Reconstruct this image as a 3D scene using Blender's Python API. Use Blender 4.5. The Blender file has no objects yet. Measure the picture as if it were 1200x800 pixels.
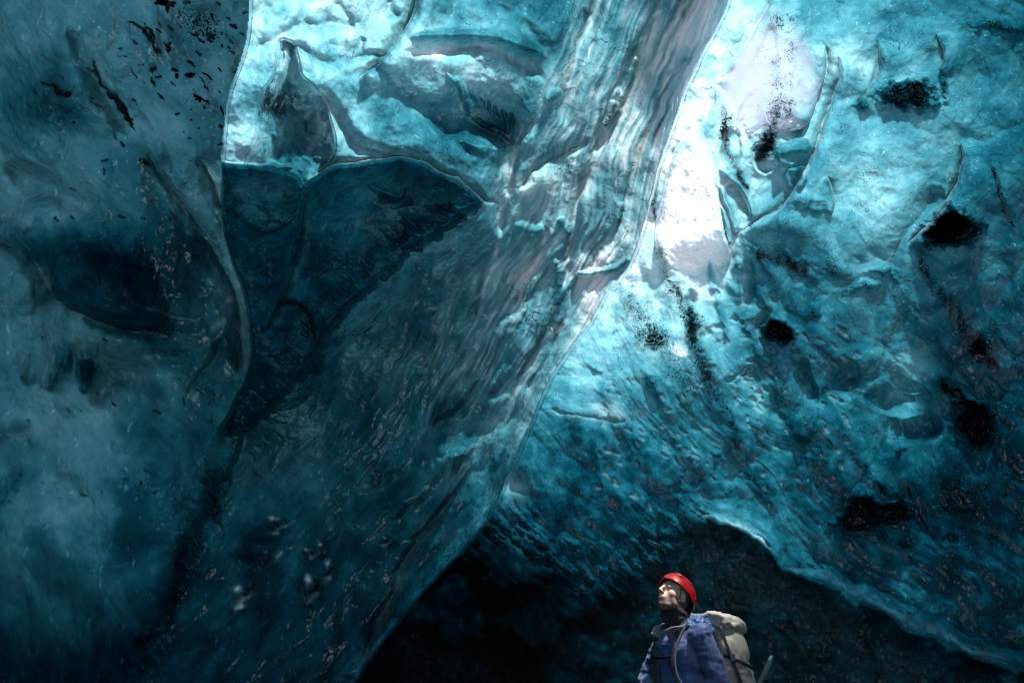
import bpy, bmesh, math, random
import numpy as np
from mathutils import Vector, Matrix, noise as mnoise

sc = bpy.context.scene
col = sc.collection

# ------------------------------------------------------------------ camera
F = 667.0                       # focal length in units of the 1200 wide frame
CAM = np.array([0.0, 0.0, 1.45])
PITCH = math.radians(28)
FWD = np.array([0.0, math.cos(PITCH), math.sin(PITCH)])
UP = np.array([0.0, -math.sin(PITCH), math.cos(PITCH)])
RT = np.array([1.0, 0.0, 0.0])
cd = bpy.data.cameras.new('camera')
cam = bpy.data.objects.new('camera', cd)
col.objects.link(cam)
cam.location = CAM
cam.rotation_euler = (math.radians(90) + PITCH, 0, 0)
cd.sensor_width = 36
cd.lens = 36 * F / 1200
cd.clip_start = 0.05
cd.clip_end = 2000
cd.dof.use_dof = True
cd.dof.focus_distance = 4.2
cd.dof.aperture_fstop = 2.0
sc.camera = cam

def world_pt(u, v, d):
    u = np.asarray(u, float); v = np.asarray(v, float); d = np.asarray(d, float)
    return CAM + d[..., None] * (FWD + ((u - 600) / F)[..., None] * RT - ((v - 400) / F)[..., None] * UP)

# ------------------------------------------------------------------ noise
_rs = np.random.RandomState(7)
TAB = _rs.rand(256, 256).astype(np.float32)
GX = np.cos(TAB * 2 * np.pi).astype(np.float32)
GY = np.sin(TAB * 2 * np.pi).astype(np.float32)
TAB2 = _rs.rand(256, 256).astype(np.float32)

def pn(x, y):
    """gradient noise about -1..1"""
    xi = np.floor(x).astype(np.int32); yi = np.floor(y).astype(np.int32)
    xf = x - xi; yf = y - yi
    sx = xf * xf * xf * (xf * (xf * 6 - 15) + 10); sy = yf * yf * yf * (yf * (yf * 6 - 15) + 10)
    def g(i, j):
        a = (xi + i) & 255; b = (yi + j) & 255
        return GX[a, b] * (xf - i) + GY[a, b] * (yf - j)
    n = (g(0, 0) * (1 - sx) + g(1, 0) * sx) * (1 - sy) + (g(0, 1) * (1 - sx) + g(1, 1) * sx) * sy
    return n * 1.5

def fbm(x, y, o=4, gain=.5, lac=2.03):
    a = 1; s = 0; t = 0
    for i in range(o):
        s = s + a * pn(x + 17.3 * i, y - 9.1 * i); t += a
        x = x * lac; y = y * lac; a *= gain
    return s / t

def ridged(x, y, o=4, gain=.5):
    a = 1; s = 0; t = 0
    for i in range(o):
        s = s + a * (1 - np.abs(pn(x + 5.3 * i, y + 3.7 * i))) ** 2; t += a
        x = x * 2.1; y = y * 2.1; a *= gain
    return s / t

def worley(x, y, k=7.0):
    """smooth F1: bowls with cusped rims where two bowls meet"""
    xi = np.floor(x).astype(np.int32); yi = np.floor(y).astype(np.int32)
    best = np.full(x.shape, 9.0, np.float32); sec = best.copy()
    for i in (-1, 0, 1):
        for j in (-1, 0, 1):
            a = (xi + i) & 255; b = (yi + j) & 255
            dx = xi + i + TAB[a, b] - x; dy = yi + j + TAB2[a, b] - y
            d = dx * dx + dy * dy
            m = d < best
            sec = np.where(m, best, np.minimum(sec, d)); best = np.where(m, d, best)
    return np.sqrt(best), np.sqrt(sec)

def sstep(a, b, x):
    t = np.clip((x - a) / (b - a), 0, 1)
    return t * t * (3 - 2 * t)

# ------------------------------------------------------------------ grid
def axis(lo, a, b, hi, st):
    mid = np.arange(a, b + .01, st)
    def tail(n0, lim, sgn):
        out = []; x = n0; s = st
        while (x - lim) * sgn < 0:
            s = min(s * 1.10, 22); x = x + s * sgn; out.append(x)
        return out
    return np.array(tail(a, lo, -1)[::-1] + list(mid) + tail(b, hi, 1))
import os
ST = 1.35
us = axis(-720, -24, 1224, 1920, ST).astype(np.float32)
vs = axis(-900, -24, 824, 1250, ST).astype(np.float32)
U, V = np.meshgrid(us, vs)
H, W = U.shape

def rbf(pts, smooth=0.0):
    """thin plate through hand-set points, evaluated coarse and upsampled"""
    p = np.array(pts, float); x = p[:, 0] / 400; y = p[:, 1] / 400; z = p[:, 2]
    n = len(p)
    def k(r2): return np.where(r2 > 0, .5 * r2 * np.log(r2 + 1e-12), 0)
    K = k((x[:, None] - x) ** 2 + (y[:, None] - y) ** 2) + np.eye(n) * smooth
    P = np.c_[np.ones(n), x, y]
    A = np.zeros((n + 3, n + 3)); A[:n, :n] = K; A[:n, n:] = P; A[n:, :n] = P.T
    w = np.linalg.solve(A, np.r_[z, 0, 0, 0])
    cu = np.unique(np.r_[us[::8], us[-1]]); cv = np.unique(np.r_[vs[::8], vs[-1]])
    CU, CV = np.meshgrid(cu / 400, cv / 400)
    out = w[n] + w[n + 1] * CU + w[n + 2] * CV
    for i in range(n):
        out += w[i] * k((CU - x[i]) ** 2 + (CV - y[i]) ** 2)
    t = np.array([np.interp(us, cu, r) for r in out])
    return np.array([np.interp(vs, cv, t[:, j]) for j in range(t.shape[1])]).T.astype(np.float32)

def polydist(pl, u=None, v=None):
    """distance, side (+ on the right of travel, in picture coords with v down), param 0..1"""
    u = U if u is None else u; v = V if v is None else v
    best = np.full(u.shape, 1e9, np.float32); side = np.ones(u.shape, np.float32); par = np.zeros(u.shape, np.float32)
    L = [0]
    for (a, b), (c, d) in zip(pl[:-1], pl[1:]): L.append(L[-1] + math.hypot(c - a, d - b))
    for i, ((a, b), (c, d)) in enumerate(zip(pl[:-1], pl[1:])):
        ex, ey = c - a, d - b; l2 = ex * ex + ey * ey + 1e-9
        t = np.clip(((u - a) * ex + (v - b) * ey) / l2, 0, 1)
        dx = u - a - t * ex; dy = v - b - t * ey
        dd = dx * dx + dy * dy
        m = dd < best
        best = np.where(m, dd, best)
        side = np.where(m, np.where(ex * dy - ey * dx >= 0, 1, -1), side)
        par = np.where(m, (L[i] + t * math.sqrt(l2)) / L[-1], par)
    return np.sqrt(best), side, par

def inside(poly, u, v):
    c = np.zeros(u.shape, bool)
    n = len(poly)
    for i in range(n):
        x1, y1 = poly[i]; x2, y2 = poly[(i + 1) % n]
        if y1 == y2: continue
        m = (y1 > v) != (y2 > v)
        c ^= m & (u < (x2 - x1) * (v - y1) / (y2 - y1) + x1)
    return c

def smooth_pl(pl, n=3, closed=False):
    for _ in range(n):
        q = [] if closed else [pl[0]]
        rng = range(len(pl)) if closed else range(len(pl) - 1)
        for i in rng:
            a = pl[i]; b = pl[(i + 1) % len(pl)]
            q += [(a[0] * .75 + b[0] * .25, a[1] * .75 + b[1] * .25), (a[0] * .25 + b[0] * .75, a[1] * .25 + b[1] * .75)]
        if not closed: q.append(pl[-1])
        pl = q
    return pl

# one shared warp makes every hand-set outline irregular
WX = (fbm(U / 55, V / 55, 4) * 7 + fbm(U / 14 + 40, V / 14, 2) * 1.6).astype(np.float32)
WY = (fbm(U / 55 + 90, V / 55 + 31, 4) * 7 + fbm(U / 14 + 70, V / 14 + 50, 2) * 1.6).astype(np.float32)

def sdf(poly, warp=1.0, closed=True, sm=2):
    """signed distance, + inside"""
    poly = smooth_pl(poly, sm, True)
    u = U + WX * warp; v = V + WY * warp
    d, _, _ = polydist(poly + [poly[0]], u, v)
    return np.where(inside(poly, u, v), d, -d)

class Sculpt:
    def __init__(s):
        s.rel = np.zeros(U.shape, np.float32)      # relative depth change
        s.thick = np.zeros(U.shape, np.float32)  # ice thickness, also carrying painted light and dark areas
        s.ash = np.zeros(U.shape, np.float32)
        s.frost = np.zeros(U.shape, np.float32)  # painted glints, drawn as paler and thinner ice
    def _box(s, x0, x1, y0, y1):
        i0, i1 = np.searchsorted(us, [x0, x1]); j0, j1 = np.searchsorted(vs, [y0, y1])
        return slice(j0, j1), slice(i0, i1)
    def stroke(s, pl, w, rel=0, thick=0, ash=0, frost=0, prof='gauss', side=0, warp=1.0, taper=True, sm=2):
        pl = smooth_pl(pl, sm)
        xs = [p[0] for p in pl]; ys = [p[1] for p in pl]; m = w * 4 + 12
        b = s._box(min(xs) - m, max(xs) + m, min(ys) - m, max(ys) + m)
        if 0 in U[b].shape: return
        d, sd, t = polydist(pl, U[b] + WX[b] * warp, V[b] + WY[b] * warp)
        ww = w * (np.sqrt(np.clip(np.sin(np.pi * np.clip(t, .02, .98)), .02, 1)) if taper else 1)
        if prof == 'gauss': f = np.exp(-(d / ww) ** 2)
        elif prof == 'cusp': f = np.exp(-d / ww)
        elif prof == 'flat': f = 1 - sstep(ww * .75, ww * 1.25, d)
        if side:   # only one side of the line, sharp at the line itself
            f = f * sstep(-1.2, 1.2, d * sd * side)
        if taper: f = f * sstep(0, .12, t) * sstep(0, .12, 1 - t)
        if frost: frost = frost * (.25 + .75 * sstep(-.25, .2, fbm(U[b] / 13, V[b] / 13, 3)))
        s.rel[b] += rel * f; s.thick[b] += thick * f; s.ash[b] += ash * f; s.frost[b] += frost * f
    def blob(s, cx, cy, rx, ry, ang=0, rel=0, thick=0, ash=0, frost=0, prof='gauss', warp=1.5, edge=.18, ragged=0.0):
        m = max(rx, ry) * 2.2 + 15
        b = s._box(cx - m, cx + m, cy - m, cy + m)
        u = U[b] + WX[b] * warp - cx; v = V[b] + WY[b] * warp - cy
        c, n = math.cos(math.radians(ang)), math.sin(math.radians(ang))
        q = np.sqrt(((u * c + v * n) / rx) ** 2 + ((-u * n + v * c) / ry) ** 2)
        if ragged: q = q + ragged * fbm(U[b] / 9, V[b] / 7, 4)
        if prof == 'gauss': f = np.exp(-q ** 2 * 1.4)
        elif prof == 'flat': f = 1 - sstep(1 - edge, 1 + edge, q)
        elif prof == 'dome': f = np.clip(1 - q * q, 0, 1) ** .75 * sstep(-1.1, .5, (u / rx + v / ry) / 1.4)
        elif prof == 'bowl': f = np.clip(1 - q * q, 0, 1)
        s.rel[b] += rel * f; s.thick[b] += thick * f; s.ash[b] += ash * f; s.frost[b] += frost * f

# ------------------------------------------------------------------ regions
POLY_A = [(-900, -1100), (330, -1100), (305, -300), (299, -60), (294, 20), (287, 62), (268, 112), (263, 165), (262, 215), (259, 262), (272, 300),
          (286, 335), (293, 372), (297, 405), (292, 436), (277, 470), (262, 505), (244, 560), (226, 620), (205, 690), (170, 770), (130, 850), (60, 1300), (-900, 1300)]
POLY_M = [(200, -1100), (640, -1100), (680, -420), (790, -210), (862, -90), (864, -20), (852, 15), (826, 60), (803, 110), (786, 160), (768, 215), (758, 262), (742, 305), (716, 340), (698, 372),
          (668, 412), (643, 450), (622, 500), (604, 540), (578, 600), (540, 650), (505, 685), (470, 722), (440, 765), (408, 812), (330, 900), (300, 1300), (-900, 1300), (-900, 300)]
POLY_G = [(-900, 1400), (330, 860), (420, 740), (520, 640), (588, 612), (650, 652), (690, 690), (738, 686), (775, 640), (812, 601), (830, 607), (850, 613),
          (868, 622), (888, 638), (904, 644), (913, 660), (940, 676), (962, 684), (985, 692), (1010, 704), (1032, 716), (1050, 726), (1066, 742), (1100, 748), (1130, 764),
          (1165, 778), (1200, 790), (1500, 880), (2200, 1000), (2200, 1500), (-900, 1500)]
POLY_C = [(240, 195), (300, 196), (345, 205), (356, 222), (374, 200), (402, 189), (440, 192), (465, 184), (486, 186), (520, 204), (566, 232), (548, 250), (500, 282),
          (462, 312), (420, 350), (392, 378), (376, 402), (374, 430), (352, 444), (330, 470), (300, 492), (240, 520), (200, 400)]

sA = sdf(POLY_A, .5); sM = sdf(POLY_M, .5); sG = sdf(POLY_G, .9, sm=1); sC = sdf(POLY_C, 1.0, sm=1)
RAG = (fbm((U * .8 + V * .6) / 30, (V * .8 - U * .6) / 11, 4)).astype(np.float32)
softA = 1.6 + 26 * sstep(455, 600, V); sA = sA + 30 * RAG * sstep(470, 620, V)
mA = sstep(-softA, softA, sA)
mM = sstep(-1.6, 1.6, sM)
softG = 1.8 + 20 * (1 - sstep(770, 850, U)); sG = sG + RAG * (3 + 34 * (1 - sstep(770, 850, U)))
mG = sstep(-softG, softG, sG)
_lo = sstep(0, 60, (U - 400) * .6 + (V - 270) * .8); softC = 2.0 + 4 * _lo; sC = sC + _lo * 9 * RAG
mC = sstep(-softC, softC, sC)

# depth along the view axis, metres
dA = rbf([(-700, 0, .8), (-700, 500, .75), (-700, -900, .9), (-700, 1200, .7), (-300, 0, 1.15), (-300, 400, 1.0), (-300, 900, .9), (0, -900, 1.7), (0, -300, 1.75), (330, -900, 2.2),
          (0, 0, 1.9), (0, 200, 1.75), (0, 300, 1.62), (0, 400, 1.55), (0, 800, 1.4), (290, 0, 2.75), (265, 200, 2.6), (290, 400, 2.35), (230, 600, 2.3), (150, 800, 2.0), (130, 200, 2.3), (110, 360, 2.2), (150, 420, 2.0), (100, 600, 1.85),
          (150, 1200, 1.6)], .001)
dM = rbf([(-300, 300, 3), (-300, 1200, 1.3), (100, 1200, 1.9), (270, 500, 2.75), (350, 700, 2.7), (200, 800, 2.3), (420, 800, 2.85), (300, 1200, 2.3), (480, 700, 3.0), (570, 600, 3.3), (600, 500, 3.4), (650, 420, 3.45),
          (400, 550, 2.95), (500, 400, 3.4), (560, 300, 3.7), (640, 300, 3.5), (700, 350, 3.45), (760, 260, 3.5), (800, 130, 3.5), (860, 0, 3.6), (700, 0, 3.6), (600, 170, 3.9), (700, 150, 3.6),
          (300, 100, 4.7), (400, 50, 4.3), (500, 100, 4.2), (600, 50, 4.0), (350, 0, 4.3), (300, 300, 4.5), (400, 300, 4.3), (500, 230, 4.3), (330, 420, 4.0), (380, 440, 3.4),
          (500, -400, 3.1), (800, -500, 2.9), (500, -900, 2.3), (1000, -900, 2.1), (300, -300, 3.6), (200, -900, 2.3)], .001)
dF = rbf([(550, 0, 4.8), (400, 500, 6.6), (720, 380, 5.7), (650, 500, 6.2), (600, 600, 6.4), (820, 200, 5.4), (850, 0, 4.7), (950, 100, 4.8), (900, 300, 5.2), (1050, 200, 4.6), (1200, 100, 4.0), (1200, 400, 4.0),
          (1050, 500, 4.6), (900, 500, 5.4), (800, 550, 5.8), (950, 660, 5.0), (1100, 740, 4.3), (1200, 780, 3.8), (1500, 400, 2.9), (1900, 400, 2.0), (1900, 1200, 1.9), (1900, -900, 1.5),
          (900, -500, 3.2), (1300, -500, 2.9), (1000, -900, 2.3), (550, -900, 2.5), (600, 1250, 4.5)], .001)
dG = rbf([(200, 900, 6), (430, 800, 7.5), (520, 740, 8.0), (600, 620, 6.9), (700, 700, 6.3), (800, 700, 5.9), (900, 700, 5.6), (1000, 760, 5.1), (1100, 790, 4.7), (1200, 830, 4.25), (820, 620, 6.1),
          (1900, 1200, 2.1), (1500, 900, 3.2), (200, 1250, 3.5), (600, 1250, 4.2), (1000, 1250, 3.6)], .001)

# bright and dark areas painted as ice thickness (optical depth for red light)
tA = rbf([(-600, 0, 4), (-600, 600, 5), (0, -600, 4), (0, 0, 3.4), (60, 20, 2.9), (150, 50, 3.6), (250, 60, 3.6), (220, 100, 3.8), (60, 110, 4.6), (30, 150, 3.7), (150, 200, 4), (100, 260, 4.6), (200, 300, 5.6),
          (60, 240, 3.3), (200, 250, 4.4), (258, 280, 3.2), (100, 330, 5.4), (20, 370, 2.7), (60, 420, 3.2), (100, 420, 4.2), (180, 420, 5), (285, 400, 3.8), (0, 500, 4), (60, 480, 3.4), (130, 520, 4), (200, 480, 5.0),
          (100, 600, 4.4), (0, 650, 5), (60, 720, 5), (200, 720, 6.8), (0, 790, 6.5), (190, 600, 5.5), (250, 480, 5.2), (100, 1200, 8), (-600, 1200, 8)], .0005)
tM = rbf([(320, 520, 4.6), (400, 450, 5.0), (430, 600, 5.4), (350, 620, 5.8), (300, 760, 7), (450, 730, 6.3), (500, 520, 4.4), (520, 400, 4.8), (560, 480, 4.6), (600, 400, 3.6), (480, 640, 6.2), (560, 580, 4.9), (400, 780, 7), (410, 400, 5), (480, 330, 5.6),
          (550, 260, 4.6), (280, 120, 1.6), (285, 170, 1.3), (320, 30, 1.1), (400, 30, 1.0), (440, 60, 1.2), (470, 20, 1.1), (330, 130, 2.2), (350, 170, 2.6), (375, 130, 1.9), (360, 200, 2.6), (430, 120, 2.4), (470, 150, 3.4), (420, 170, 2.0),
          (500, 90, 1.2), (600, 100, 1.2), (560, 80, 1.2), (560, 130, 3.2), (600, 170, 3.6), (520, 180, 4.4), (600, 30, 3.8), (660, 20, 4.3), (540, 20, 3.0), (640, 60, 3.9), (500, 210, 2.6), (560, 210, 3.2),
          (700, 40, 3.3), (650, 110, 2.9), (620, 160, 3.0), (640, 210, 2.0), (600, 230, 2.2), (720, 100, 2.6), (740, 60, 2.7), (780, 60, 2.3), (760, 130, 2.0), (700, 200, 1.6), (740, 200, 1.9), (700, 270, 1.7), (690, 320, 1.2),
          (620, 320, 2.0), (600, 300, 2.5), (640, 350, 2.3), (670, 300, 1.6), (580, 350, 3.4), (650, 380, 2.3), (620, 440, 3.0), (580, 520, 4), (790, 20, 2.1), (830, 20, 1.8), (0, 1200, 8), (500, -500, 3), (900, -500, 2.5)], .0005)
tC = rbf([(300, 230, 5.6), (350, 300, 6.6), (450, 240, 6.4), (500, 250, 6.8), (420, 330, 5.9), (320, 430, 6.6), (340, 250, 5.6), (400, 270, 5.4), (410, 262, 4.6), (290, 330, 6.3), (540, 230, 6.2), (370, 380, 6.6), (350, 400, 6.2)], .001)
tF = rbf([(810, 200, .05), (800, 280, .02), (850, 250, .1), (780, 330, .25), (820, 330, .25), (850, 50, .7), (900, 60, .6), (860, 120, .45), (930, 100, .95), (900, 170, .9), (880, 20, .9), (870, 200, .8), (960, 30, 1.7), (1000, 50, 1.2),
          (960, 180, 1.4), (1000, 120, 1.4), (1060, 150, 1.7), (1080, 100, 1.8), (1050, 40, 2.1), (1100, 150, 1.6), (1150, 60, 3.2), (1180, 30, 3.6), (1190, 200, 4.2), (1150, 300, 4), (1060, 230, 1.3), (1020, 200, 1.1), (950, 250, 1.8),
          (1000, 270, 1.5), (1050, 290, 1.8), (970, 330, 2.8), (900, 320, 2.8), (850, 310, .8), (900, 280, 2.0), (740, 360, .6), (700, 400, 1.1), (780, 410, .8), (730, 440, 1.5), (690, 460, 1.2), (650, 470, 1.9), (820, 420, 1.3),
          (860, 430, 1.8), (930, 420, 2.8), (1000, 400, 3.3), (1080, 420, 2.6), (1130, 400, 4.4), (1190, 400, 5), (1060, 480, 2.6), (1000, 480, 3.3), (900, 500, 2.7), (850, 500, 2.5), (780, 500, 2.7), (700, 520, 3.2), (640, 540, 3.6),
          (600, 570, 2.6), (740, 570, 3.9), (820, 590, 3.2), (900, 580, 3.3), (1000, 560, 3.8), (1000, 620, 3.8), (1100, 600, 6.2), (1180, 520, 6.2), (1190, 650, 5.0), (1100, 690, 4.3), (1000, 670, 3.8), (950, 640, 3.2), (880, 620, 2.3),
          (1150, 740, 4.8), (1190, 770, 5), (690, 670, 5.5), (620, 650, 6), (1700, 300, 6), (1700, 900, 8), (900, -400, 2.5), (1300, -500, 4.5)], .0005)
# ------------------------------------------------------------------ relief of each region
def rot(ang, sx, sy, wob=0.0, seed=0):
    c, s = math.cos(math.radians(ang)), math.sin(math.radians(ang))
    a = U * c + V * s; b = -U * s + V * c
    if wob:
        a = a + fbm(U / 160 + seed, V / 160, 2) * wob; b = b + fbm(U / 160, V / 160 + seed + 9, 2) * wob
    return (a / sx).astype(np.float32), (b / sy).astype(np.float32)

def dishes(ang, sx, sy, wob, seed):
    x, y = rot(ang, sx, sy, wob, seed)
    x = x + seed * 1.7; y = y + seed * 2.3
    x = x + .35 * fbm(x * 1.3, y * 1.3, 2); y = y + .35 * fbm(x * 1.3 + 8, y * 1.3, 2)
    a, b = worley(x, y)
    return np.clip(a, 0, 1.1) ** 2, b - a      # bowl depth (rims proud), distance to rim

# --- A : near left wall
SA = Sculpt()
b1, _ = dishes(50, 170, 110, 60, 1); b2, _ = dishes(60, 60, 34, 40, 2)
x, y = rot(48, 130, 26, 60, 3)
SA.rel += -.05 * b1 - .008 * b2 + .005 * fbm(x, y, 4) + .010 * fbm(U / 40, V / 50, 4) + .05 * fbm(U / 230, V / 230, 2)
x, y = rot(58, 26, 9, 60, 5); stA = fbm(x, y, 4); SA.rel += .0006 * stA
SA.thick += .6 * sstep(600, 780, V)
x, y = rot(40, 120, 40, 90, 4)
SA.thick += .9 * fbm(x, y, 4) + 1.5 * fbm(U / 70 + 3, V / 90, 4) + .18 * stA
SA.stroke([(-20, 270), (30, 300), (62, 345), (110, 375), (160, 388), (205, 392)], 16, rel=-.10, prof='cusp')
SA.stroke([(-20, 270), (30, 300), (62, 345), (110, 375), (160, 388), (205, 392)], 60, rel=.13, thick=1.2, side=-1)
SA.stroke([(55, 325), (50, 400), (36, 460)], 22, rel=-.04, thick=-1.4)
SA.stroke([(120, 400), (125, 440), (110, 480)], 14, rel=-.02, thick=-1)
for pl in ([(62, 400), (66, 430), (58, 458)], [(96, 420), (104, 445), (94, 462)]): SA.stroke(pl, 9, rel=.03, thick=2.2)
SA.stroke([(225, 262), (250, 292), (272, 330), (283, 370), (285, 410), (278, 440)], 11, rel=-.05, prof='cusp', thick=-.8)
SA.stroke([(170, 180), (205, 225), (235, 262), (262, 300)], 7, rel=-.03, prof='cusp', thick=-1)
SA.stroke([(235, 180), (250, 215), (258, 250)], 6, rel=-.02, prof='cusp', thick=-1)
SA.stroke([(0, 190), (60, 225), (120, 250)], 18, rel=-.04, thick=-1.3)
SA.stroke([(80, 30), (110, 90), (150, 160)], 12, rel=-.03, thick=-.6)
SA.stroke([(215, 462), (245, 430), (262, 395)], 5, rel=-.02, prof='cusp', thick=-1)
SA.blob(60, 15, 70, 20, 30, thick=-.5)
for cx, cy, rx, ry, a in ((85, 575, 30, 14, 30), (150, 440, 30, 20, 10), (200, 420, 30, 14, 0)): SA.blob(cx, cy, rx, ry, a, rel=-.03, thick=-.6)
SA.stroke([(278, 490), (262, 540), (240, 600), (215, 650), (190, 710), (158, 775)], 11, thick=2.6, ash=.5, rel=.02, warp=2.2)
for pl, w in (([(105, 70), (118, 96), (140, 120), (158, 140)], 3.4), ([(150, 25), (175, 40), (188, 66)], 4), ([(178, 5), (205, 2)], 4), ([(50, 100), (78, 112)], 2.6), ([(160, 188), (172, 198)], 3), ([(125, 112), (145, 130), (160, 150)], 3)):
    SA.stroke(pl, w, ash=1.3, warp=2.2, thick=1.0)
for k in range(190):
    r = random.Random(4000 + k)
    cx, cy = (r.gauss(225, 45), r.gauss(60, 55)) if k < 80 else ((r.uniform(60, 290), r.uniform(60, 330)) if k < 140 else (r.uniform(0, 270), r.uniform(300, 620)))
    a_ = math.radians(r.gauss(42, 22)); L = r.uniform(3, 15)
    SA.stroke([(cx, cy), (cx + L * .5 * math.cos(a_), cy + L * .5 * math.sin(a_) + r.uniform(-2, 2)), (cx + L * math.cos(a_), cy + L * math.sin(a_))], r.uniform(1.1, 2.4), ash=r.uniform(.6, 1.2), thick=.8, warp=1.5)
for pl, w, f in (([(36, 305), (50, 322), (60, 340)], 5, .8), ([(66, 350), (100, 372), (140, 388)], 2.5, .6), ([(150, 388), (175, 393), (200, 394)], 2.5, .7), ([(262, 352), (270, 355), (277, 352)], 4, 1.0), ([(185, 200), (205, 230), (222, 256)], 3, .6),
                 ([(240, 195), (256, 225), (262, 258)], 3, .5), ([(268, 300), (282, 340), (288, 380), (288, 420), (284, 440)], 3, .5), ([(242, 392), (252, 380), (262, 372)], 4, .6), ([(222, 470), (232, 458)], 4, .6), ([(150, 352), (190, 366), (235, 378)], 2, .3),
                 ([(186, 30), (196, 70)], 3, .3), ([(95, 30), (120, 80), (140, 110)], 3, .25), ([(0, 250), (40, 262)], 5, .3)):
    SA.stroke(pl, w * 1.4, frost=f * .7, rel=-.006, thick=-1.2, warp=.6)  # glints painted along the crests
for cx, cy, rx, ry, a, t in ((30, 430, 26, 60, 10, -1.6), (100, 520, 60, 30, 20, -1.0), (60, 600, 60, 40, 20, -.7), (40, 215, 60, 22, 15, -1.2), (170, 120, 50, 40, 30, -.7), (230, 90, 30, 30, 0, -.8), (225, 240, 30, 60, -25, -.8), (120, 310, 90, 34, 20, 1.3),
                             (75, 420, 10, 28, 0, 1.8), (104, 425, 10, 22, 0, 1.4), (60, 130, 70, 26, 20, .9), (200, 290, 40, 50, -20, .9), (20, 500, 30, 14, 0, 1.6), (130, 465, 50, 14, 10, -.8), (190, 440, 40, 10, 10, -.9)):
    SA.blob(cx, cy, rx, ry, a, thick=t * 1.25, rel=t * .012)  # light and dark patches painted in place of relief shading
SA.blob(235, 25, 60, 34, 40, ash=.75); SA.blob(235, 120, 55, 26, 40, ash=.45); SA.blob(270, 200, 20, 60, 0, ash=.4)
SA.blob(130, 390, 70, 12, 15, ash=.4); SA.blob(60, 790, 200, 40, -10, thick=2)

# --- M : middle mass with the ribbed curtain; the across coordinate follows the curtain's own edge
SM = Sculpt()
edge = -sM                      # negative inside
acr = (sM + fbm(U / 120, V / 120, 3) * 16).astype(np.float32)
alo = (V * .82 - U * .55).astype(np.float32)
near = sstep(230, 20, sM) * sstep(760, 560, V)          # curtain strength
rib1 = fbm(acr / 34 + 3, alo / 330, 3); rib2 = fbm(acr / 11, alo / 150 + 5, 3); rib3 = fbm(acr / 6, alo / 70, 2)
cusp = 1 - np.abs(pn(acr / 30 + 1.7, alo / 300))
SM.rel += near * (.026 * rib1 - .008 * cusp ** 3 + .005 * rib2 + .0022 * rib3 + .010 * fbm(U / 45, V / 60, 3))
SM.rel += -.22 * np.exp(-np.clip(sM, 0, None) / 30.0) * 0 
SM.rel += .045 * (np.clip(sM / 26, 0, 1) - 1) ** 2           # edge rolls away
SM.rel += (1 - near) * (.003 * rib2 + .0005 * rib3)
SM.thick += near * (1.5 * rib1 + .6 * rib2 + .35 * rib3 + 1.1 * fbm(U / 50 + 5, V / 60, 4)) + (1 - near) * (.35 * rib2 + .1 * rib3)
b1, _ = dishes(-50, 120, 60, 50, 5); b2, _ = dishes(-55, 46, 22, 30, 6); b3, _ = dishes(-50, 20, 9, 12, 9)
low = sstep(230, 330, V) * (1 - near * .6)
SM.rel += low * (-.026 * b1 - .010 * b2 - .0018 * b3) + .02 * fbm(U / 150 + 4, V / 150, 3)
SM.thick += low * (1.3 * fbm(acr / 45 + 9, alo / 110, 4) + 1.0 * (ridged(acr / 20, alo / 60 + 3, 3) - .55) + .5 * fbm(U / 20, V / 16, 4))
SM.thick += .9 * sstep(300, 520, V) * (1 - near * .5) + .8 * sstep(600, 760, V)
SM.rel += low * .004 * (ridged(acr / 16, alo / 55 + 3, 4) - .5)

fine = fbm(acr / 5.0 + fbm(U / 30, V / 30, 2) * .8, alo / 34 + 2, 3); fine2 = fbm(acr / 5.5, alo / 70 + 9, 3)
bundle = sstep(.02, .42, fbm(acr / 24 + 1.3, alo / 170 + 4, 3))
SM.frost += near * sstep(560, 330, V) * bundle * sstep(.1, .45, fine) * .8
SM.thick += near * sstep(.3, .6, fine2) * .9 * (1 - bundle)
SM.rel += near * bundle * .0016 * fine
def hair(p, sx, sy, lo, hi): return sstep(lo, hi, 1 - np.abs(pn(acr / sx + p, alo / sy + p * 1.7)))
lines = np.maximum(np.maximum(hair(1.3, 16, 220, .80, 1.0), hair(7.1, 26, 260, .86, 1.0)), .6 * hair(4.4, 11, 150, .78, 1.0)) * sstep(-.25, .25, fbm(acr / 40 + 2, alo / 120, 3))
near2 = near * sstep(560, 330, V)
SM.frost += .85 * near2 * lines; SM.thick -= near2 * (.8 * lines + .1)  # bright streaks painted as highlights on the curtain
SM.thick += near2 * .9 * hair(9.2, 20, 230, .84, 1.0)
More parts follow.
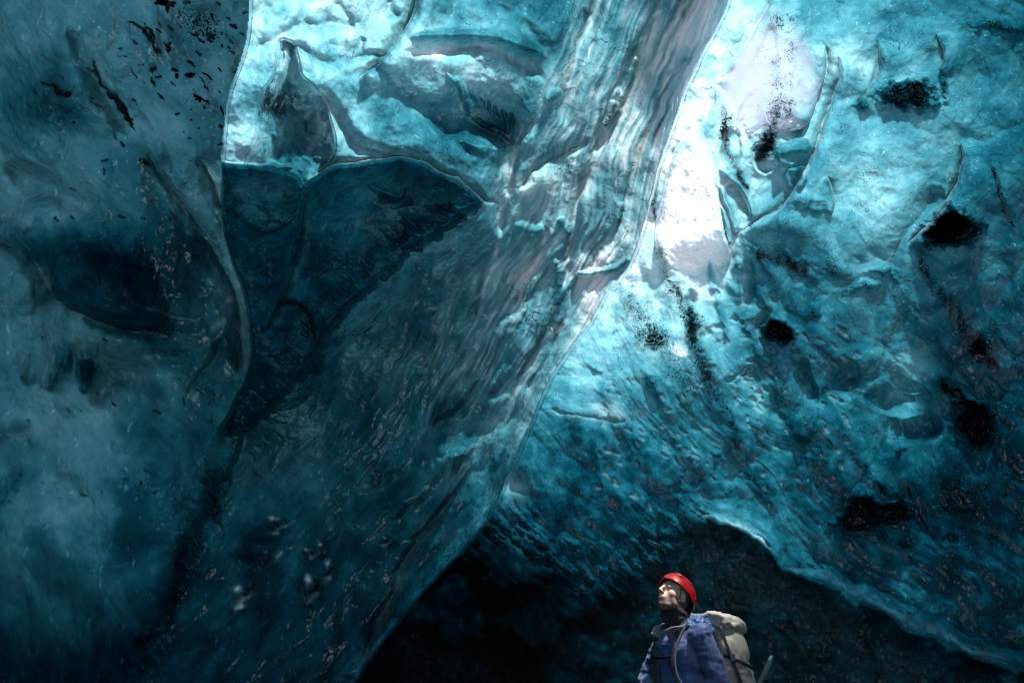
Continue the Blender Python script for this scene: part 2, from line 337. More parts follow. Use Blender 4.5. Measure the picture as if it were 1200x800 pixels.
# long crests of the curtain
for pl, w, r, fr in (([(716, -60), (700, 0), (686, 42), (672, 70), (664, 110), (654, 150)], 7, .035, .8), ([(800, -60), (775, 5), (752, 60), (724, 110), (704, 158), (690, 190)], 6, .03, .9),
                     ([(860, -80), (812, 10), (778, 62), (742, 110), (712, 160), (690, 208), (672, 250)], 12, .05, .9), ([(840, 40), (812, 72), (790, 108), (776, 150), (764, 190)], 6, .03, .7),
                     ([(630, 130), (606, 160), (594, 200), (588, 240), (586, 280)], 8, .05, .9), ([(612, 150), (600, 190), (594, 232)], 4, .02, .5), ([(686, 205), (676, 240), (672, 290), (662, 330), (658, 345)], 4, .03, .6),
                     ([(742, 300), (720, 335), (700, 366), (672, 400), (650, 436), (628, 480), (606, 528)], 7, .03, .5), ([(700, 40), (676, 100), (660, 150)], 4, .02, .6), ([(640, 262), (632, 300), (616, 332), (604, 356)], 5, .03, .5),
                     ([(584, 280), (578, 310), (566, 340), (560, 372)], 5, .03, .5), ([(735, 250), (700, 300), (668, 350), (640, 400), (600, 460), (560, 520), (510, 590)], 9, .02, .2)):
    SM.stroke(pl, w * 1.6, rel=-r * .55, prof='gauss', warp=.45); SM.stroke(pl, w * .8, prof='cusp', frost=fr, warp=.45, thick=-.6)
for pl, w in (([(748, 62), (740, 90), (728, 120)], 5), ([(726, 100), (716, 140), (700, 165)], 7), ([(694, -10), (688, 18)], 5), ([(640, 120), (658, 105)], 6), ([(604, 262), (620, 272), (640, 268)], 9),
              ([(722, 118), (706, 150)], 8), ([(655, 255), (668, 275)], 6), ([(650, 300), (660, 340), (652, 385)], 9), ([(672, 322), (716, 318), (740, 300)], 4)):
    SM.stroke(pl, w, thick=1.8, rel=.015, ash=.35, warp=.5)
SM.blob(640, 212, 34, 26, -20, rel=.02, thick=-.8); SM.blob(655, 205, 14, 24, 10, rel=-.02, thick=1.0)
SM.blob(680, 222, 12, 12, 0, thick=-1, frost=.5); SM.blob(708, 300, 30, 12, -50, thick=-.8, frost=.3, rel=.02); SM.blob(612, 320, 26, 12, -40, thick=-1.6, frost=.2, rel=-.02)
SM.stroke([(606, 222), (628, 200), (660, 180), (690, 160)], 5, rel=-.03, prof='cusp', frost=.3, thick=.3)
# low ledges down the diagonal, lit look painted as thinner ice
for cx, cy, rx, ry, a, t in ((545, 430, 30, 10, -35, -1.2), (600, 360, 26, 10, -40, -1.0), (520, 495, 22, 8, -20, -1.0), (585, 455, 18, 8, -50, -.8), (500, 300, 50, 10, -30, -1.0), (440, 330, 26, 7, -35, -.8),
                             (540, 258, 30, 7, -30, -1.0), (400, 420, 12, 26, 20, -1.2), (560, 500, 34, 18, -40, -.9), (470, 560, 22, 10, -30, -.6)):
    SM.blob(cx, cy, rx, ry, a, rel=-.02, thick=t)
for cx, cy, rx, ry, a in ((520, 480, 34, 12, -45), (470, 400, 40, 20, -35), (430, 660, 44, 26, 0), (520, 540, 40, 16, -50), (300, 640, 40, 30, 0), (450, 590, 40, 12, -20), (330, 700, 60, 40, 0)):
    SM.blob(cx, cy, rx, ry, a, thick=.9, rel=.02)
SM.stroke([(284, 486), (266, 540), (243, 600), (218, 650), (192, 710), (158, 775)], 12, thick=2.4, ash=.5, rel=.015, warp=2.4)
# glassy lumps of clear ice low on the wall
SM.blob(298, 640, 22, 16, 0, rel=.03, thick=1.5)
for cx, cy, rx, ry, a in ((283, 700, 24, 24, 0), (360, 650, 12, 12, 20), (378, 646, 10, 12, 0), (366, 690, 16, 24, -15), (385, 668, 12, 16, 10), (440, 560, 10, 10, 0), (454, 634, 14, 6, 20), (325, 612, 18, 9, 20)):
    SM.blob(cx, cy, rx, ry, a, rel=-.035, thick=.6, prof='dome', warp=.8)
    SM.blob(cx - 3, cy + 3, rx * .45, ry * .4, a + 30, rel=.022, warp=.5); SM.blob(cx + 2, cy + ry * .25, rx * .55, ry * .22, a - 40, frost=.8, thick=-2.6, warp=2.5, ragged=.8); SM.blob(cx - rx * .2, cy - ry * .5, rx * .25, ry * .2, a, frost=.9, thick=-2.2, warp=1.5, ragged=.6)  # small bright spots painted as glints on the lumps
    SM.blob(cx + 4, cy - ry * .3, rx * .3, ry * .3, a, rel=.018, warp=.5)
SM.stroke([(560, 540), (520, 600), (478, 650), (462, 690), (440, 740), (412, 800)], 7, rel=-.02, thick=-.6, frost=.12)
# upper left alcove: bright panel, horn, scalloped shelf, overhanging boss
alc = 1 - sstep(-6, 6, sdf([(620, 120), (700, -40), (720, -1200), (-900, -1200), (-900, 240), (380, 225), (575, 250), (596, 190)], .3) * -1)
SM.rel += alc * (.035 * (fbm(U / 90 + 2, V / 90, 3)) + .006 * fbm(U / 22, V / 22, 3))
SM.thick += alc * .45 + alc * (.7 * fbm(U / 60 + 12, V / 50, 4) + .35 * fbm(U / 14, V / 14, 3))
hornp = [(330, 44), (346, 50), (350, 70), (352, 88), (368, 98), (382, 122), (392, 150), (394, 180), (380, 200), (362, 214), (346, 236), (326, 236), (300, 212), (278, 208), (290, 186), (298, 160), (302, 128), (306, 108), (318, 92), (324, 74), (324, 52)]
hs = sdf(hornp, .35)
hm = sstep(-1.5, 1.5, hs)
SM.rel += -hm * (.02 + .07 * np.clip(hs / 34, 0, 1) ** .7 + .02 * fbm(U / 26 + 3, V / 30, 3)) - sstep(-1.5, 1.5, hs) * 0
SM.thick += hm * (.2 + .55 * np.clip(hs / 30, 0, 1) + .7 * fbm(U / 24 + 8, V / 34, 4))
SM.ash += hm * .55 * np.exp(-((U - 325) ** 2 / 700 + (V - 118) ** 2 / 1100))
SM.stroke([(334, 52), (336, 72), (322, 100), (312, 130)], 5, rel=.02, frost=.4, warp=.4)
SM.stroke([(372, 128), (376, 160), (362, 185)], 9, rel=-.02, thick=-1.4, frost=.3, warp=.4)
SM.blob(330, 185, 14, 12, 0, thick=1.0); SM.blob(335, 210, 34, 10, 12, thick=2.2, rel=.02, ash=.35)
SM.stroke([(263, 195), (300, 197), (345, 196)], 3, thick=1.6, rel=.02, warp=.4)
SM.stroke([(334, 48), (352, 56), (372, 70), (400, 72), (432, 62), (455, 66)], 8, rel=-.015, prof='gauss', thick=.5, warp=.8)
SM.stroke([(496, -40), (488, 6), (478, 32), (462, 56), (440, 78), (418, 96)], 8, rel=-.02, prof='gauss', thick=.7, warp=.8)
SM.stroke([(496, -40), (488, 6), (478, 32), (462, 56), (440, 78), (418, 96)], 40, rel=.05, side=-1, warp=.4)
for pl in ([(300, 50), (330, 46), (352, 26)], [(352, 26), (372, 34), (392, 28), (418, 34)], [(418, 34), (430, 12), (420, -20)], [(425, 40), (426, 52), (400, 58), (380, 52)], [(390, 0), (400, 14), (418, 34)], [(455, 0), (458, 16), (470, 22)]):
    SM.stroke(pl, 7, rel=-.010, prof='gauss', thick=.35, warp=1.0); SM.stroke(pl, 1.6, frost=.4, warp=1.0)
SM.blob(560, 130, 70, 40, 20, rel=-.07, prof='dome'); SM.blob(600, 150, 34, 14, 40, rel=.03, thick=1.2)
for k in range(9):
    SM.stroke([(520 + k * 10, 88 + k * 5), (548 + k * 6, 118 + k * 5), (556 + k * 6, 140 + k * 4), (590 + k * 2, 165)], 3.2, rel=.012, thick=1.5, warp=1.3)
SM.blob(566, 158, 44, 14, 15, thick=1.1)
SM.stroke([(470, 62), (520, 60), (560, 50), (600, 62), (640, 100)], 10, thick=-.8, frost=.35, rel=-.02)
SM.stroke([(478, 44), (540, 40), (590, 40), (640, 70)], 9, thick=1.6, rel=.03)
SM.stroke([(372, 100), (392, 130), (404, 160), (430, 178), (470, 180)], 9, rel=-.03, thick=-.8, frost=.2)
SM.stroke([(430, 70), (470, 110), (520, 150), (560, 190)], 14, rel=-.03, thick=.4)
SM.stroke([(358, 212), (376, 196), (402, 186), (440, 189), (465, 181), (488, 184), (520, 201), (566, 228), (590, 240)], 5, rel=-.03, prof='cusp', thick=-1.0, frost=.35, warp=.8)
SM.ash += alc * .36 * sstep(-.1, .5, fbm(U / 50 + 30, V / 50, 3))
SM.ash += hm * .15

# --- C : dark hollow under the shelf, its shade painted as thicker ice
SC = Sculpt()
b1, _ = dishes(10, 90, 60, 30, 7); b2, _ = dishes(0, 34, 22, 20, 8)
SC.rel += -.02 * b1 - .006 * b2 + .01 * fbm(U / 60, V / 60, 4)
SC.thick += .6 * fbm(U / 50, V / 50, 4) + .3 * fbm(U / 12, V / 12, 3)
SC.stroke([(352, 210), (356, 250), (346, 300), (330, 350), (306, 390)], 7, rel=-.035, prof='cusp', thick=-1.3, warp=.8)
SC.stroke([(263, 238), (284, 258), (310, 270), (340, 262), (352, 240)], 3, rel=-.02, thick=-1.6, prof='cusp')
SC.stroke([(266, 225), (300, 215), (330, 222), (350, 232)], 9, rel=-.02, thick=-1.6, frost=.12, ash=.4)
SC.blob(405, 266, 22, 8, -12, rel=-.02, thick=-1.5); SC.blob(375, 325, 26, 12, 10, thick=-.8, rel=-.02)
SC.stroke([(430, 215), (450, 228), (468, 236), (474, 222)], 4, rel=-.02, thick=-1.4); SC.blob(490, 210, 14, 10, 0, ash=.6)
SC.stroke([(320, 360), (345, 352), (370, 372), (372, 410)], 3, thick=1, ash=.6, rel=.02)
SC.rel += .06 * sstep(40, 0, sC)

# --- F : the big vault on the right
SF = Sculpt()
b1, r1 = dishes(-62, 150, 100, 70, 11); b2, r2 = dishes(40, 62, 34, 40, 12); b3, r3 = dishes(45, 24, 15, 20, 13)
lowF = sstep(330, 520, V)
SF.rel += -.030 * b1 - (.006 + .004 * lowF) * b2 - (.0012 + .0016 * lowF) * b3 + .03 * fbm(U / 190 + 8, V / 190, 3) + .0022 * fbm(U / 16, V / 16, 3)
x, y = rot(50, 150, 16, 60, 14); stF = fbm(x, y, 4); x, y = rot(50, 60, 5, 40, 15); stF2 = fbm(x, y, 3)
SF.rel += lowF * (.006 * stF + .0005 * stF2)
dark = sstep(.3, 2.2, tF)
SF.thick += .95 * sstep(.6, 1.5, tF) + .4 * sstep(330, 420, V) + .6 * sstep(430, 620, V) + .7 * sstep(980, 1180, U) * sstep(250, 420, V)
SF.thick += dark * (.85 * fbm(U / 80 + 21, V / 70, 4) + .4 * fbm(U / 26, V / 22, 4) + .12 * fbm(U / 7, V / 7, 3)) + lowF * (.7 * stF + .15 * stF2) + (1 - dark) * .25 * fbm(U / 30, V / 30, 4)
def rim(S, pl, w, r, pocket=None, fr=.5, th=0, side=1, warp=.6):
    """a sharp glassy crest, with a hollow cut under one side of it"""
    S.stroke(pl, w * 2.2, rel=-r * .26, prof='gauss', warp=warp); S.stroke(pl, w * .55, rel=-r * .12, prof='gauss', frost=fr * .7, warp=warp * 1.5, thick=-.5)  # bright line along the crest is a painted glint
    if pocket: S.stroke(pl, pocket, rel=r * .8, thick=th, side=side, warp=warp)
# wedge of thin white ice and the shards beside it
_tri = sdf([(905, -60), (925, 10), (950, 60), (962, 105), (940, 140), (895, 160), (840, 150), (846, 90), (880, 40)], .6)
wedge = [(815, 148), (828, 165), (840, 200), (842, 240), (846, 275), (858, 300), (850, 316), (800, 322), (770, 300), (768, 270), (780, 220), (790, 180), (803, 160)]
ws = sdf(wedge, .5); wm = sstep(-1.5, 1.5, ws) * sstep(322, 278, V); SF.rel += wm * .03; SF.thick += .62 * (1 - sstep(-4, 10, ws)) * sstep(1.2, .3, tF) + (1 - sstep(-4, 10, ws)) * .45 * sstep(-.1, .4, fbm(U / 24, V / 30, 3)) * sstep(1.6, .3, tF)
rim(SF, [(906, -10), (893, 22), (872, 58), (864, 84), (836, 98)], 3, .02, 18, 0, .6, side=-1)
rim(SF, [(836, 98), (838, 120), (826, 142), (808, 156), (790, 178), (784, 205)], 2.5, .016, 14, .4, .7, side=-1)
rim(SF, [(888, 102), (890, 116), (880, 130), (866, 148)], 3, .03, 30, .9, .5, side=-1)
rim(SF, [(912, 115), (908, 136), (896, 150), (874, 158)], 3, .02, 14, .5, 0, side=-1)
rim(SF, [(841, 200), (860, 215), (876, 238), (880, 256)], 2.5, .02, 12, .5, 1.3, side=-1)
rim(SF, [(838, 215), (852, 245), (858, 268), (862, 280)], 2.5, .02, 8, .5, 1.3, side=-1)
rim(SF, [(965, 50), (968, 80), (958, 110), (954, 134), (940, 150), (922, 154)], 3, .03, 24, .8, .2, side=1)
rim(SF, [(982, 60), (984, 96), (972, 130), (962, 160), (950, 190), (934, 220), (918, 242), (892, 256), (862, 276)], 3.5, .035, 36, 1.0, .5, side=-1)
rim(SF, [(1029, 46), (1031, 70), (1028, 90), (1012, 116), (1000, 124)], 3, .025, 24, .5, .6, side=-1)
rim(SF, [(1126, 165), (1130, 186), (1126, 210), (1116, 228), (1100, 248), (1082, 270), (1062, 290)], 3.5, .04, 50, 1.2, 1.2, side=-1)
rim(SF, [(968, 205), (976, 225), (978, 240), (973, 254)], 2.5, .02, 12, .8, .6, side=1)
rim(SF, [(1098, 40), (1106, 56), (1108, 72), (1100, 86)], 4, .025, 16, .4, .5, side=-1)
for cx, cy, rx, ry, a, ds in ((912, 166, 22, 10, 20, -.2), (930, 132, 22, 8, 10, 1.4), (925, 176, 34, 8, -10, 1.2), (905, 190, 22, 14, 20, -.3), (900, 175, 22, 34, 0, .4)):
    SF.blob(cx, cy, rx, ry, a, rel=.02, thick=ds, ash=.3 if ds > 0 else 0)
# rounded bosses
for cx, cy, rx, ry, a, r, t in ((1072, 425, 46, 34, 10, .035, -1.9), (1048, 462, 44, 26, 12, .035, -1.9), (1036, 508, 22, 26, 0, .02, -1.0), (988, 440, 20, 22, 0, .02, -.4), (892, 376, 14, 18, 0, .025, -.6), (806, 352, 12, 14, 0, .02, -.3),
                                (875, 330, 12, 30, 0, .02, -.7), (1085, 70, 24, 16, 0, .012, -.6), (1120, 484, 24, 11, 10, .02, -.6), (940, 436, 12, 16, 0, .02, -.8), (1075, 500, 30, 22, 0, .03, 0),
                                (930, 470, 30, 40, 20, .02, -.3), (1090, 232, 20, 18, 0, .02, .8), (1130, 100, 30, 44, 10, .012, -.5), (1010, 75, 24, 30, 0, .010, -.6), (1112, 632, 12, 9, 0, .02, -.8), (950, 520, 30, 16, 25, .015, -.4)):
    SF.blob(cx, cy, rx, ry, a, rel=-r, prof='dome', warp=.8); SF.blob(cx, cy, rx * .8, ry * .7, a, thick=t)  # bosses painted to look lit, by thinning the ice
SF.blob(1072, 400, 50, 26, 10, rel=-.02, thick=-.4)
# deep dirt-filled pockets
for cx, cy, rx, ry, a in ((1066, 112, 30, 17, 8), (1118, 272, 27, 20, -5), (1108, 262, 18, 20, 30), (915, 388, 16, 14, 20), (1142, 492, 24, 20, 40), (1120, 462, 30, 8, 32), (1022, 602, 38, 15, -6), (1052, 522, 10, 5, 0), (945, 236, 20, 8, 15), (930, 203, 12, 7, 10),
                          (1032, 322, 20, 6, 0), (1020, 340, 22, 7, -8), (935, 305, 26, 9, 40), (1038, 573, 13, 4, 38), (762, 445, 11, 6, 30), (835, 529, 7, 5, 40), (865, 312, 8, 5, 0), (1010, 120, 12, 12, 0), (890, 300, 22, 12, 40),
                          (955, 368, 12, 10, 0), (1165, 30, 34, 12, 0), (1104, 95, 5, 14, 10), (700, 430, 10, 5, 40), (1066, 640, 10, 6, 20)):
    big = rx * ry > 220 and ry > 12
    SF.blob(cx, cy, rx, ry, a, rel=.03 if big else .012, ash=.98 if big else .6, thick=3.2 if big else 1.4, prof='flat' if big else 'gauss', edge=.4, warp=2.5, ragged=.4)
# ash bands melting out of the ice
for pl, w, a in (([(724, 335), (745, 365), (770, 400), (790, 432), (805, 462), (818, 500)], 27, .58), ([(768, 262), (776, 300), (792, 345), (812, 385), (828, 430), (850, 480), (872, 540)], 15, .58),
                 ([(880, 395), (910, 440), (940, 490), (970, 545), (990, 590)], 14, .55), ([(775, 130), (770, 190), (766, 240), (772, 268)], 6, .8), ([(905, 60), (912, 110), (905, 150), (880, 200)], 16, .55),
                 ([(850, 110), (846, 150), (860, 200), (884, 230)], 8, .7), ([(885, 300), (925, 310), (950, 330)], 10, .7), ([(1075, 285), (1088, 320), (1110, 360), (1140, 400), (1180, 445)], 13, .8), ([(1160, 190), (1172, 220), (1175, 250), (1195, 272)], 6, .8),
                 ([(870, 20), (866, 60), (850, 90)], 12, .35), ([(1000, 240), (1060, 170), (1100, 130)], 40, .22), ([(960, 300), (1010, 360), (980, 420), (1010, 470)], 16, .45), ([(760, 640), (700, 600), (650, 560)], 20, .2),
                 ([(1060, 0), (1090, 60), (1140, 110), (1170, 160)], 20, .4), ([(890, 10), (920, 40), (950, 20)], 18, .45), ([(830, 60), (822, 90), (850, 78)], 10, .4), ([(910, 250), (960, 290), (1000, 330)], 14, .4),
                 ([(1100, 470), (1130, 420), (1180, 400)], 30, .5), ([(1090, 560), (1150, 610), (1190, 680)], 40, .45)):
    SF.stroke(pl, w, ash=a, thick=.7 * a * (1 if w > 7 else .5), warp=1.0)
    if len(pl) > 5 or w in (14,): SF.stroke(pl, w * 1.3, rel=.01)
for pl, w in (([(850, 318), (872, 380), (905, 450), (950, 530)], 7), ([(868, 300), (905, 370), (950, 440), (1000, 520), (1030, 570)], 9), ([(890, 300), (940, 370), (990, 430)], 8), ([(800, 330), (815, 400), (840, 470), (880, 560), (920, 610)], 8),
              ([(700, 440), (730, 500), (770, 560), (800, 590)], 9), ([(660, 470), (690, 540), (730, 600)], 9), ([(920, 480), (960, 540), (1010, 600), (1050, 650)], 10), ([(760, 440), (800, 520), (840, 580)], 8), ([(1010, 500), (1060, 560), (1110, 640), (1150, 700)], 12),
              ([(830, 300), (838, 345), (850, 400)], 4)):
    SF.stroke(pl, w * 1.2, thick=1.3, rel=.006, ash=.08, warp=1.4)
for poly, dr, dt in (([(866, 122), (888, 104), (893, 120), (880, 150), (862, 148)], -.020, -.5), ([(893, 128), (915, 118), (935, 128), (926, 142), (900, 146)], .02, 1.0), ([(896, 150), (930, 146), (948, 152), (930, 166), (905, 168)], -.014, .2), ([(880, 168), (905, 164), (912, 186), (900, 206), (884, 196)], -.018, -.2),
                     ([(905, 172), (945, 160), (950, 176), (930, 196), (912, 196)], .016, 1.2), ([(846, 222), (860, 212), (880, 240), (878, 262), (862, 262)], -.012, .3), ([(844, 240), (852, 250), (858, 282), (850, 290)], .012, 1.3), ([(870, 90), (890, 60), (905, 20), (914, 60), (900, 92)], -.010, 0),
                     ([(850, 150), (866, 152), (872, 180), (858, 205), (846, 190)], -.012, .25), ([(915, 200), (940, 196), (946, 216), (926, 226)], .016, 1.1)):
    q = sstep(-2.2, 2.2, sdf(poly, .7, sm=1)); SF.rel += dr * q; SF.thick += dt * q
SF.ash += .22 * sstep(-8, 20, _tri) * sstep(-.2, .3, fbm(U / 20 + 9, V / 26, 4)); SF.rel += .006 * fbm(U / 18, V / 24, 3) * sstep(1.5, .9, tF)
SF.ash += .30 * sstep(1.5, .9, tF) * (1 - sstep(-4, 8, ws)) * sstep(-.05, .35, fbm(U / 34 + 60, V / 44, 4))
# ledge with a bright lip, and lip where ice meets the dark rock
SF.stroke([(640, 478), (672, 486), (700, 490), (726, 496), (740, 488)], 3, rel=-.008, prof='cusp', thick=-.8, frost=.3, warp=1.6)
SF.blob(712, 480, 26, 9, 10, thick=-.6, frost=.6, warp=2.5); SF.blob(795, 408, 13, 6, 0, frost=1.2, thick=-.5, warp=2.5)
SF.stroke([(812, 598), (850, 609), (885, 632), (905, 645)], 6, rel=-.012, thick=-1.5, frost=.3, warp=1.6)
SF.stroke([(905, 655), (940, 668), (985, 684), (1040, 716), (1120, 752), (1200, 784)], 7, rel=-.01, thick=-.5, frost=.03, warp=1.8)
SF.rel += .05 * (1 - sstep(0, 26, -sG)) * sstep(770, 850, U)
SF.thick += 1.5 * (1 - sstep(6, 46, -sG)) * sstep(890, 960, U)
SF.blob(600, 572, 16, 18, 0, rel=-.02, thick=-.8, frost=.3)
SF.blob(1120, 580, 90, 50, 10, ash=.35)
# worm-like melt rills with glints painted on them
for k in range(150):
    r = random.Random(k)
    cx, cy = r.uniform(690, 900), r.uniform(430, 590)
    if r.random() < .45: cx, cy = r.uniform(850, 1000), r.uniform(380, 560)
    if cy > 640 - abs(cx - 760) * .1 or cx < 640 + (cy - 430) * -.2: continue
    a = r.uniform(.3, 1.2); L = r.uniform(5, 15)
    SF.stroke([(cx, cy), (cx + L * .5 * math.cos(a), cy + L * .5 * math.sin(a) + r.uniform(-2, 2)), (cx + L * math.cos(a), cy + L * math.sin(a))], r.uniform(1.6, 3.4), rel=-.0035, thick=-.2, frost=.2, warp=.5)
for k in range(34):
    r = random.Random(900 + k)
    cx, cy = r.uniform(820, 905), r.uniform(340, 450); q = r.uniform(4, 11)
    SF.blob(cx, cy, q, q * r.uniform(.6, .9), 20, rel=-.008, prof='dome', thick=-.2, frost=.1)

# --- G : dark bed of dirty ice and rock
SG = Sculpt()
b1, _ = dishes(30, 90, 50, 40, 21); b2, _ = dishes(35, 30, 16, 20, 22)
SG.rel += -.02 * b1 - .002 * b2 + .02 * fbm(U / 90, V / 90, 5) + .004 * fbm(U / 12, V / 12, 3)
x, y = rot(40, 60, 12, 40, 24)
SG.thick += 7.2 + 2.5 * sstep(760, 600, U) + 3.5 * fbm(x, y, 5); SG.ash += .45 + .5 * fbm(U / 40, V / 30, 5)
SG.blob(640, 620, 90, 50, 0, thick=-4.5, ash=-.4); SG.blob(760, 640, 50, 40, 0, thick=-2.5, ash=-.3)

# ------------------------------------------------------------------ put together
def mix(a, b, m): return a * (1 - m) + b * m
def comp(f, g, h, c, a):
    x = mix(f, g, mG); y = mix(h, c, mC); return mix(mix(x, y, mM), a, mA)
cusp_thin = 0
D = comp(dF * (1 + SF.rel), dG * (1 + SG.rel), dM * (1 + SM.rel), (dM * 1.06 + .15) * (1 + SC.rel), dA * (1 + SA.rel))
tM = np.where(tM > 3, tM - .55, tM); SM.frost *= np.where(near > .02, .55 + .9 * sstep(-.2, .35, fine), 1)
def deeper(x):
    x = np.clip(x, .02, 12); return x * (1 + .10 * sstep(.6, 2.5, x)) + .3 * sstep(.6, 2.0, x)
GLINTED = comp(SF.frost, 0 * U, SM.frost, SC.frost, SA.frost)
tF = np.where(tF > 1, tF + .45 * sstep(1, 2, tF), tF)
TONE_THICK = (1 - .72 * np.clip(GLINTED, 0, 1)) * deeper(comp(tF + SF.thick, SG.thick, tM + SM.thick, tC + 1.6 + SC.thick, np.maximum(4.75 + (tA + SA.thick - 5.0) * 1.45, 2.7)))
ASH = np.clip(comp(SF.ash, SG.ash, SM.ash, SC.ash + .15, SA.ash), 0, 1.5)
GLINT = np.clip(comp(SF.frost, SG.frost, SM.frost, SC.frost, SA.frost), 0, 1)
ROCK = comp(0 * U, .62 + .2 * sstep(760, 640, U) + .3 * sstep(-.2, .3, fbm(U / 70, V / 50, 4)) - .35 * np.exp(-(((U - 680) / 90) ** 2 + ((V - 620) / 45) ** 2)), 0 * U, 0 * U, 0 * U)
D = np.clip(D, .4, 12)
P = world_pt(U, V, D)

# sun aimed through a see-through patch added in the vault to light the man
def at(u, v, d): return Vector([float(q) for q in world_pt(np.array(u), np.array(v), np.array(d))])
MAN = at(788, 705, 3.53)
_j, _i = np.searchsorted(vs, 92), np.searchsorted(us, 892)
SUN = (Vector([float(q) for q in P[_j, _i]]) - MAN).normalized(); print('sun', SUN)      # towards the sun
rel = P - np.array(MAN); s_ = np.array(SUN)
tt = rel @ s_; off = np.linalg.norm(rel - tt[..., None] * s_, axis=-1)
HOLE = np.zeros(U.shape, bool)

# region id per vertex -> separate ice bodies
RID = np.where(mA > .5, 0, np.where(mM > .5, np.where(mC > .5, 3, np.where((alc > .5), 2, 1)), np.where(mG > .5, 5, 4)))
names = {0: 'cave_wall_left', 1: 'cave_wall_middle', 2: 'cave_ceiling_left', 3: 'cave_hollow_wall', 4: 'cave_vault_wall', 5: 'cave_rock_wall'}
i00 = (np.arange(H - 1)[:, None] * W + np.arange(W - 1)[None]).ravel()
quads = np.stack([i00, i00 + W, i00 + W + 1, i00 + 1], 1)
qh = HOLE.ravel()[quads].any(1); qr = RID.ravel()[quads[:, 0]]
co = P.reshape(-1, 3).astype(np.float32)
dx = np.gradient(P, axis=1); dy = np.gradient(P, axis=0)
NR = np.cross(dy, dx); NR /= np.linalg.norm(NR, axis=-1, keepdims=True) + 1e-12
NR = NR.reshape(-1, 3).astype(np.float32)
_tri = sdf([(905, -60), (925, 10), (950, 60), (962, 105), (940, 140), (895, 160), (840, 150), (846, 90), (880, 40)], .6)
CLEAR = comp(.96 * np.exp(-(((U - 888) / 74) ** 2 + ((V - 92) / 66) ** 2) ** 1.6) * (1 - .2 * sstep(0, .5, fbm(U / 16, V / 16, 4))) * sstep(-10, 10, _tri) + wm * sstep(-3, 10, ws) * .12, 0 * U, 0 * U, 0 * U, 0 * U)  # see-through patch added so that sunlight reaches the man
fl = {'clear': CLEAR, 'thick': TONE_THICK, 'ash': ASH, 'frost': GLINT, 'rock': ROCK}
print('normal z mean', NR[:, 2].mean())

def sheet(name, sel, mat):
    q = quads[sel]
    ids, inv = np.unique(q.ravel(), return_inverse=True)
    me = bpy.data.meshes.new(name)
    me.vertices.add(len(ids)); me.vertices.foreach_set('co', co[ids].ravel())
    me.loops.add(q.size); me.loops.foreach_set('vertex_index', inv.astype(np.int32).ravel())
    me.polygons.add(len(q)); me.polygons.foreach_set('loop_start', (np.arange(len(q)) * 4).astype(np.int32))
    me.update(calc_edges=True)
    me.polygons.foreach_set('use_smooth', np.ones(len(q), bool))
    for k, a in fl.items():
        at_ = me.attributes.new(k, 'FLOAT', 'POINT'); at_.data.foreach_set('value', a.ravel()[ids].astype(np.float32))
    me.normals_split_custom_set_from_vertices(NR[ids].tolist())
    me.materials.append(mat)
    cf = CLEAR.ravel()[q].max(1) > .01
    if cf.any():
        me.materials.append(CLEARICE); me.polygons.foreach_set('material_index', cf.astype(np.int32))
    o = bpy.data.objects.new(name, me); col.objects.link(o)
    return o
# ------------------------------------------------------------------ materials
class NT:
    def __init__(s, name):
        s.m = bpy.data.materials.new(name); s.m.use_nodes = True; s.t = s.m.node_tree; s.t.nodes.clear()
        s.out = s.n('ShaderNodeOutputMaterial')
    def n(s, typ, **kw):
        x = s.t.nodes.new(typ)
        for k, v in kw.items():
            if hasattr(x, k): setattr(x, k, v)
            else: s.inp(x, k, v)
        return x
    def inp(s, x, k, v):
        i = x.inputs[k]
        if hasattr(v, 'is_output'): s.t.links.new(v, i)
        else: i.default_value = v
    def math(s, op, a, b=0.0, c=0.0, clamp=False):
        x = s.t.nodes.new('ShaderNodeMath'); x.operation = op; x.use_clamp = clamp
        for i, v in enumerate((a, b, c)): s.inp(x, i, v)
        return x.outputs[0]
    def vmul(s, v, xyz):
        x = s.t.nodes.new('ShaderNodeVectorMath'); x.operation = 'MULTIPLY'; s.inp(x, 0, v); s.inp(x, 1, xyz); return x.outputs[0]
    def noise(s, vec, scale, detail=4, rough=.55, dist=0):
        x = s.t.nodes.new('ShaderNodeTexNoise'); s.inp(x, 'Vector', vec); s.inp(x, 'Scale', scale); s.inp(x, 'Detail', detail); s.inp(x, 'Roughness', rough); s.inp(x, 'Distortion', dist)
        return x.outputs['Fac']
    def vor(s, vec, scale, feature='F1'):
        x = s.t.nodes.new('ShaderNodeTexVoronoi'); x.feature = feature; s.inp(x, 'Vector', vec); s.inp(x, 'Scale', scale); return x.outputs['Distance']
    def attr(s, name):
        x = s.t.nodes.new('ShaderNodeAttribute'); x.attribute_name = name; return x.outputs['Fac']
    def ramp(s, f, a, b, c0=0.0, c1=1.0):
        x = s.t.nodes.new('ShaderNodeMapRange'); x.interpolation_type = 'SMOOTHSTEP'; x.clamp = True
        s.inp(x, 'Value', f); s.inp(x, 'From Min', a); s.inp(x, 'From Max', b); s.inp(x, 'To Min', c0); s.inp(x, 'To Max', c1); return x.outputs[0]
    def mixc(s, f, a, b):
        x = s.t.nodes.new('ShaderNodeMix'); x.data_type = 'RGBA'; s.inp(x, 0, f); s.inp(x, 6, a); s.inp(x, 7, b); return x.outputs[2]
    def mixs(s, f, a, b):
        x = s.t.nodes.new('ShaderNodeMixShader'); s.inp(x, 0, f); s.t.links.new(a, x.inputs[1]); s.t.links.new(b, x.inputs[2]); return x.outputs[0]
    def surf(s, x): s.t.links.new(x, s.out.inputs['Surface'])

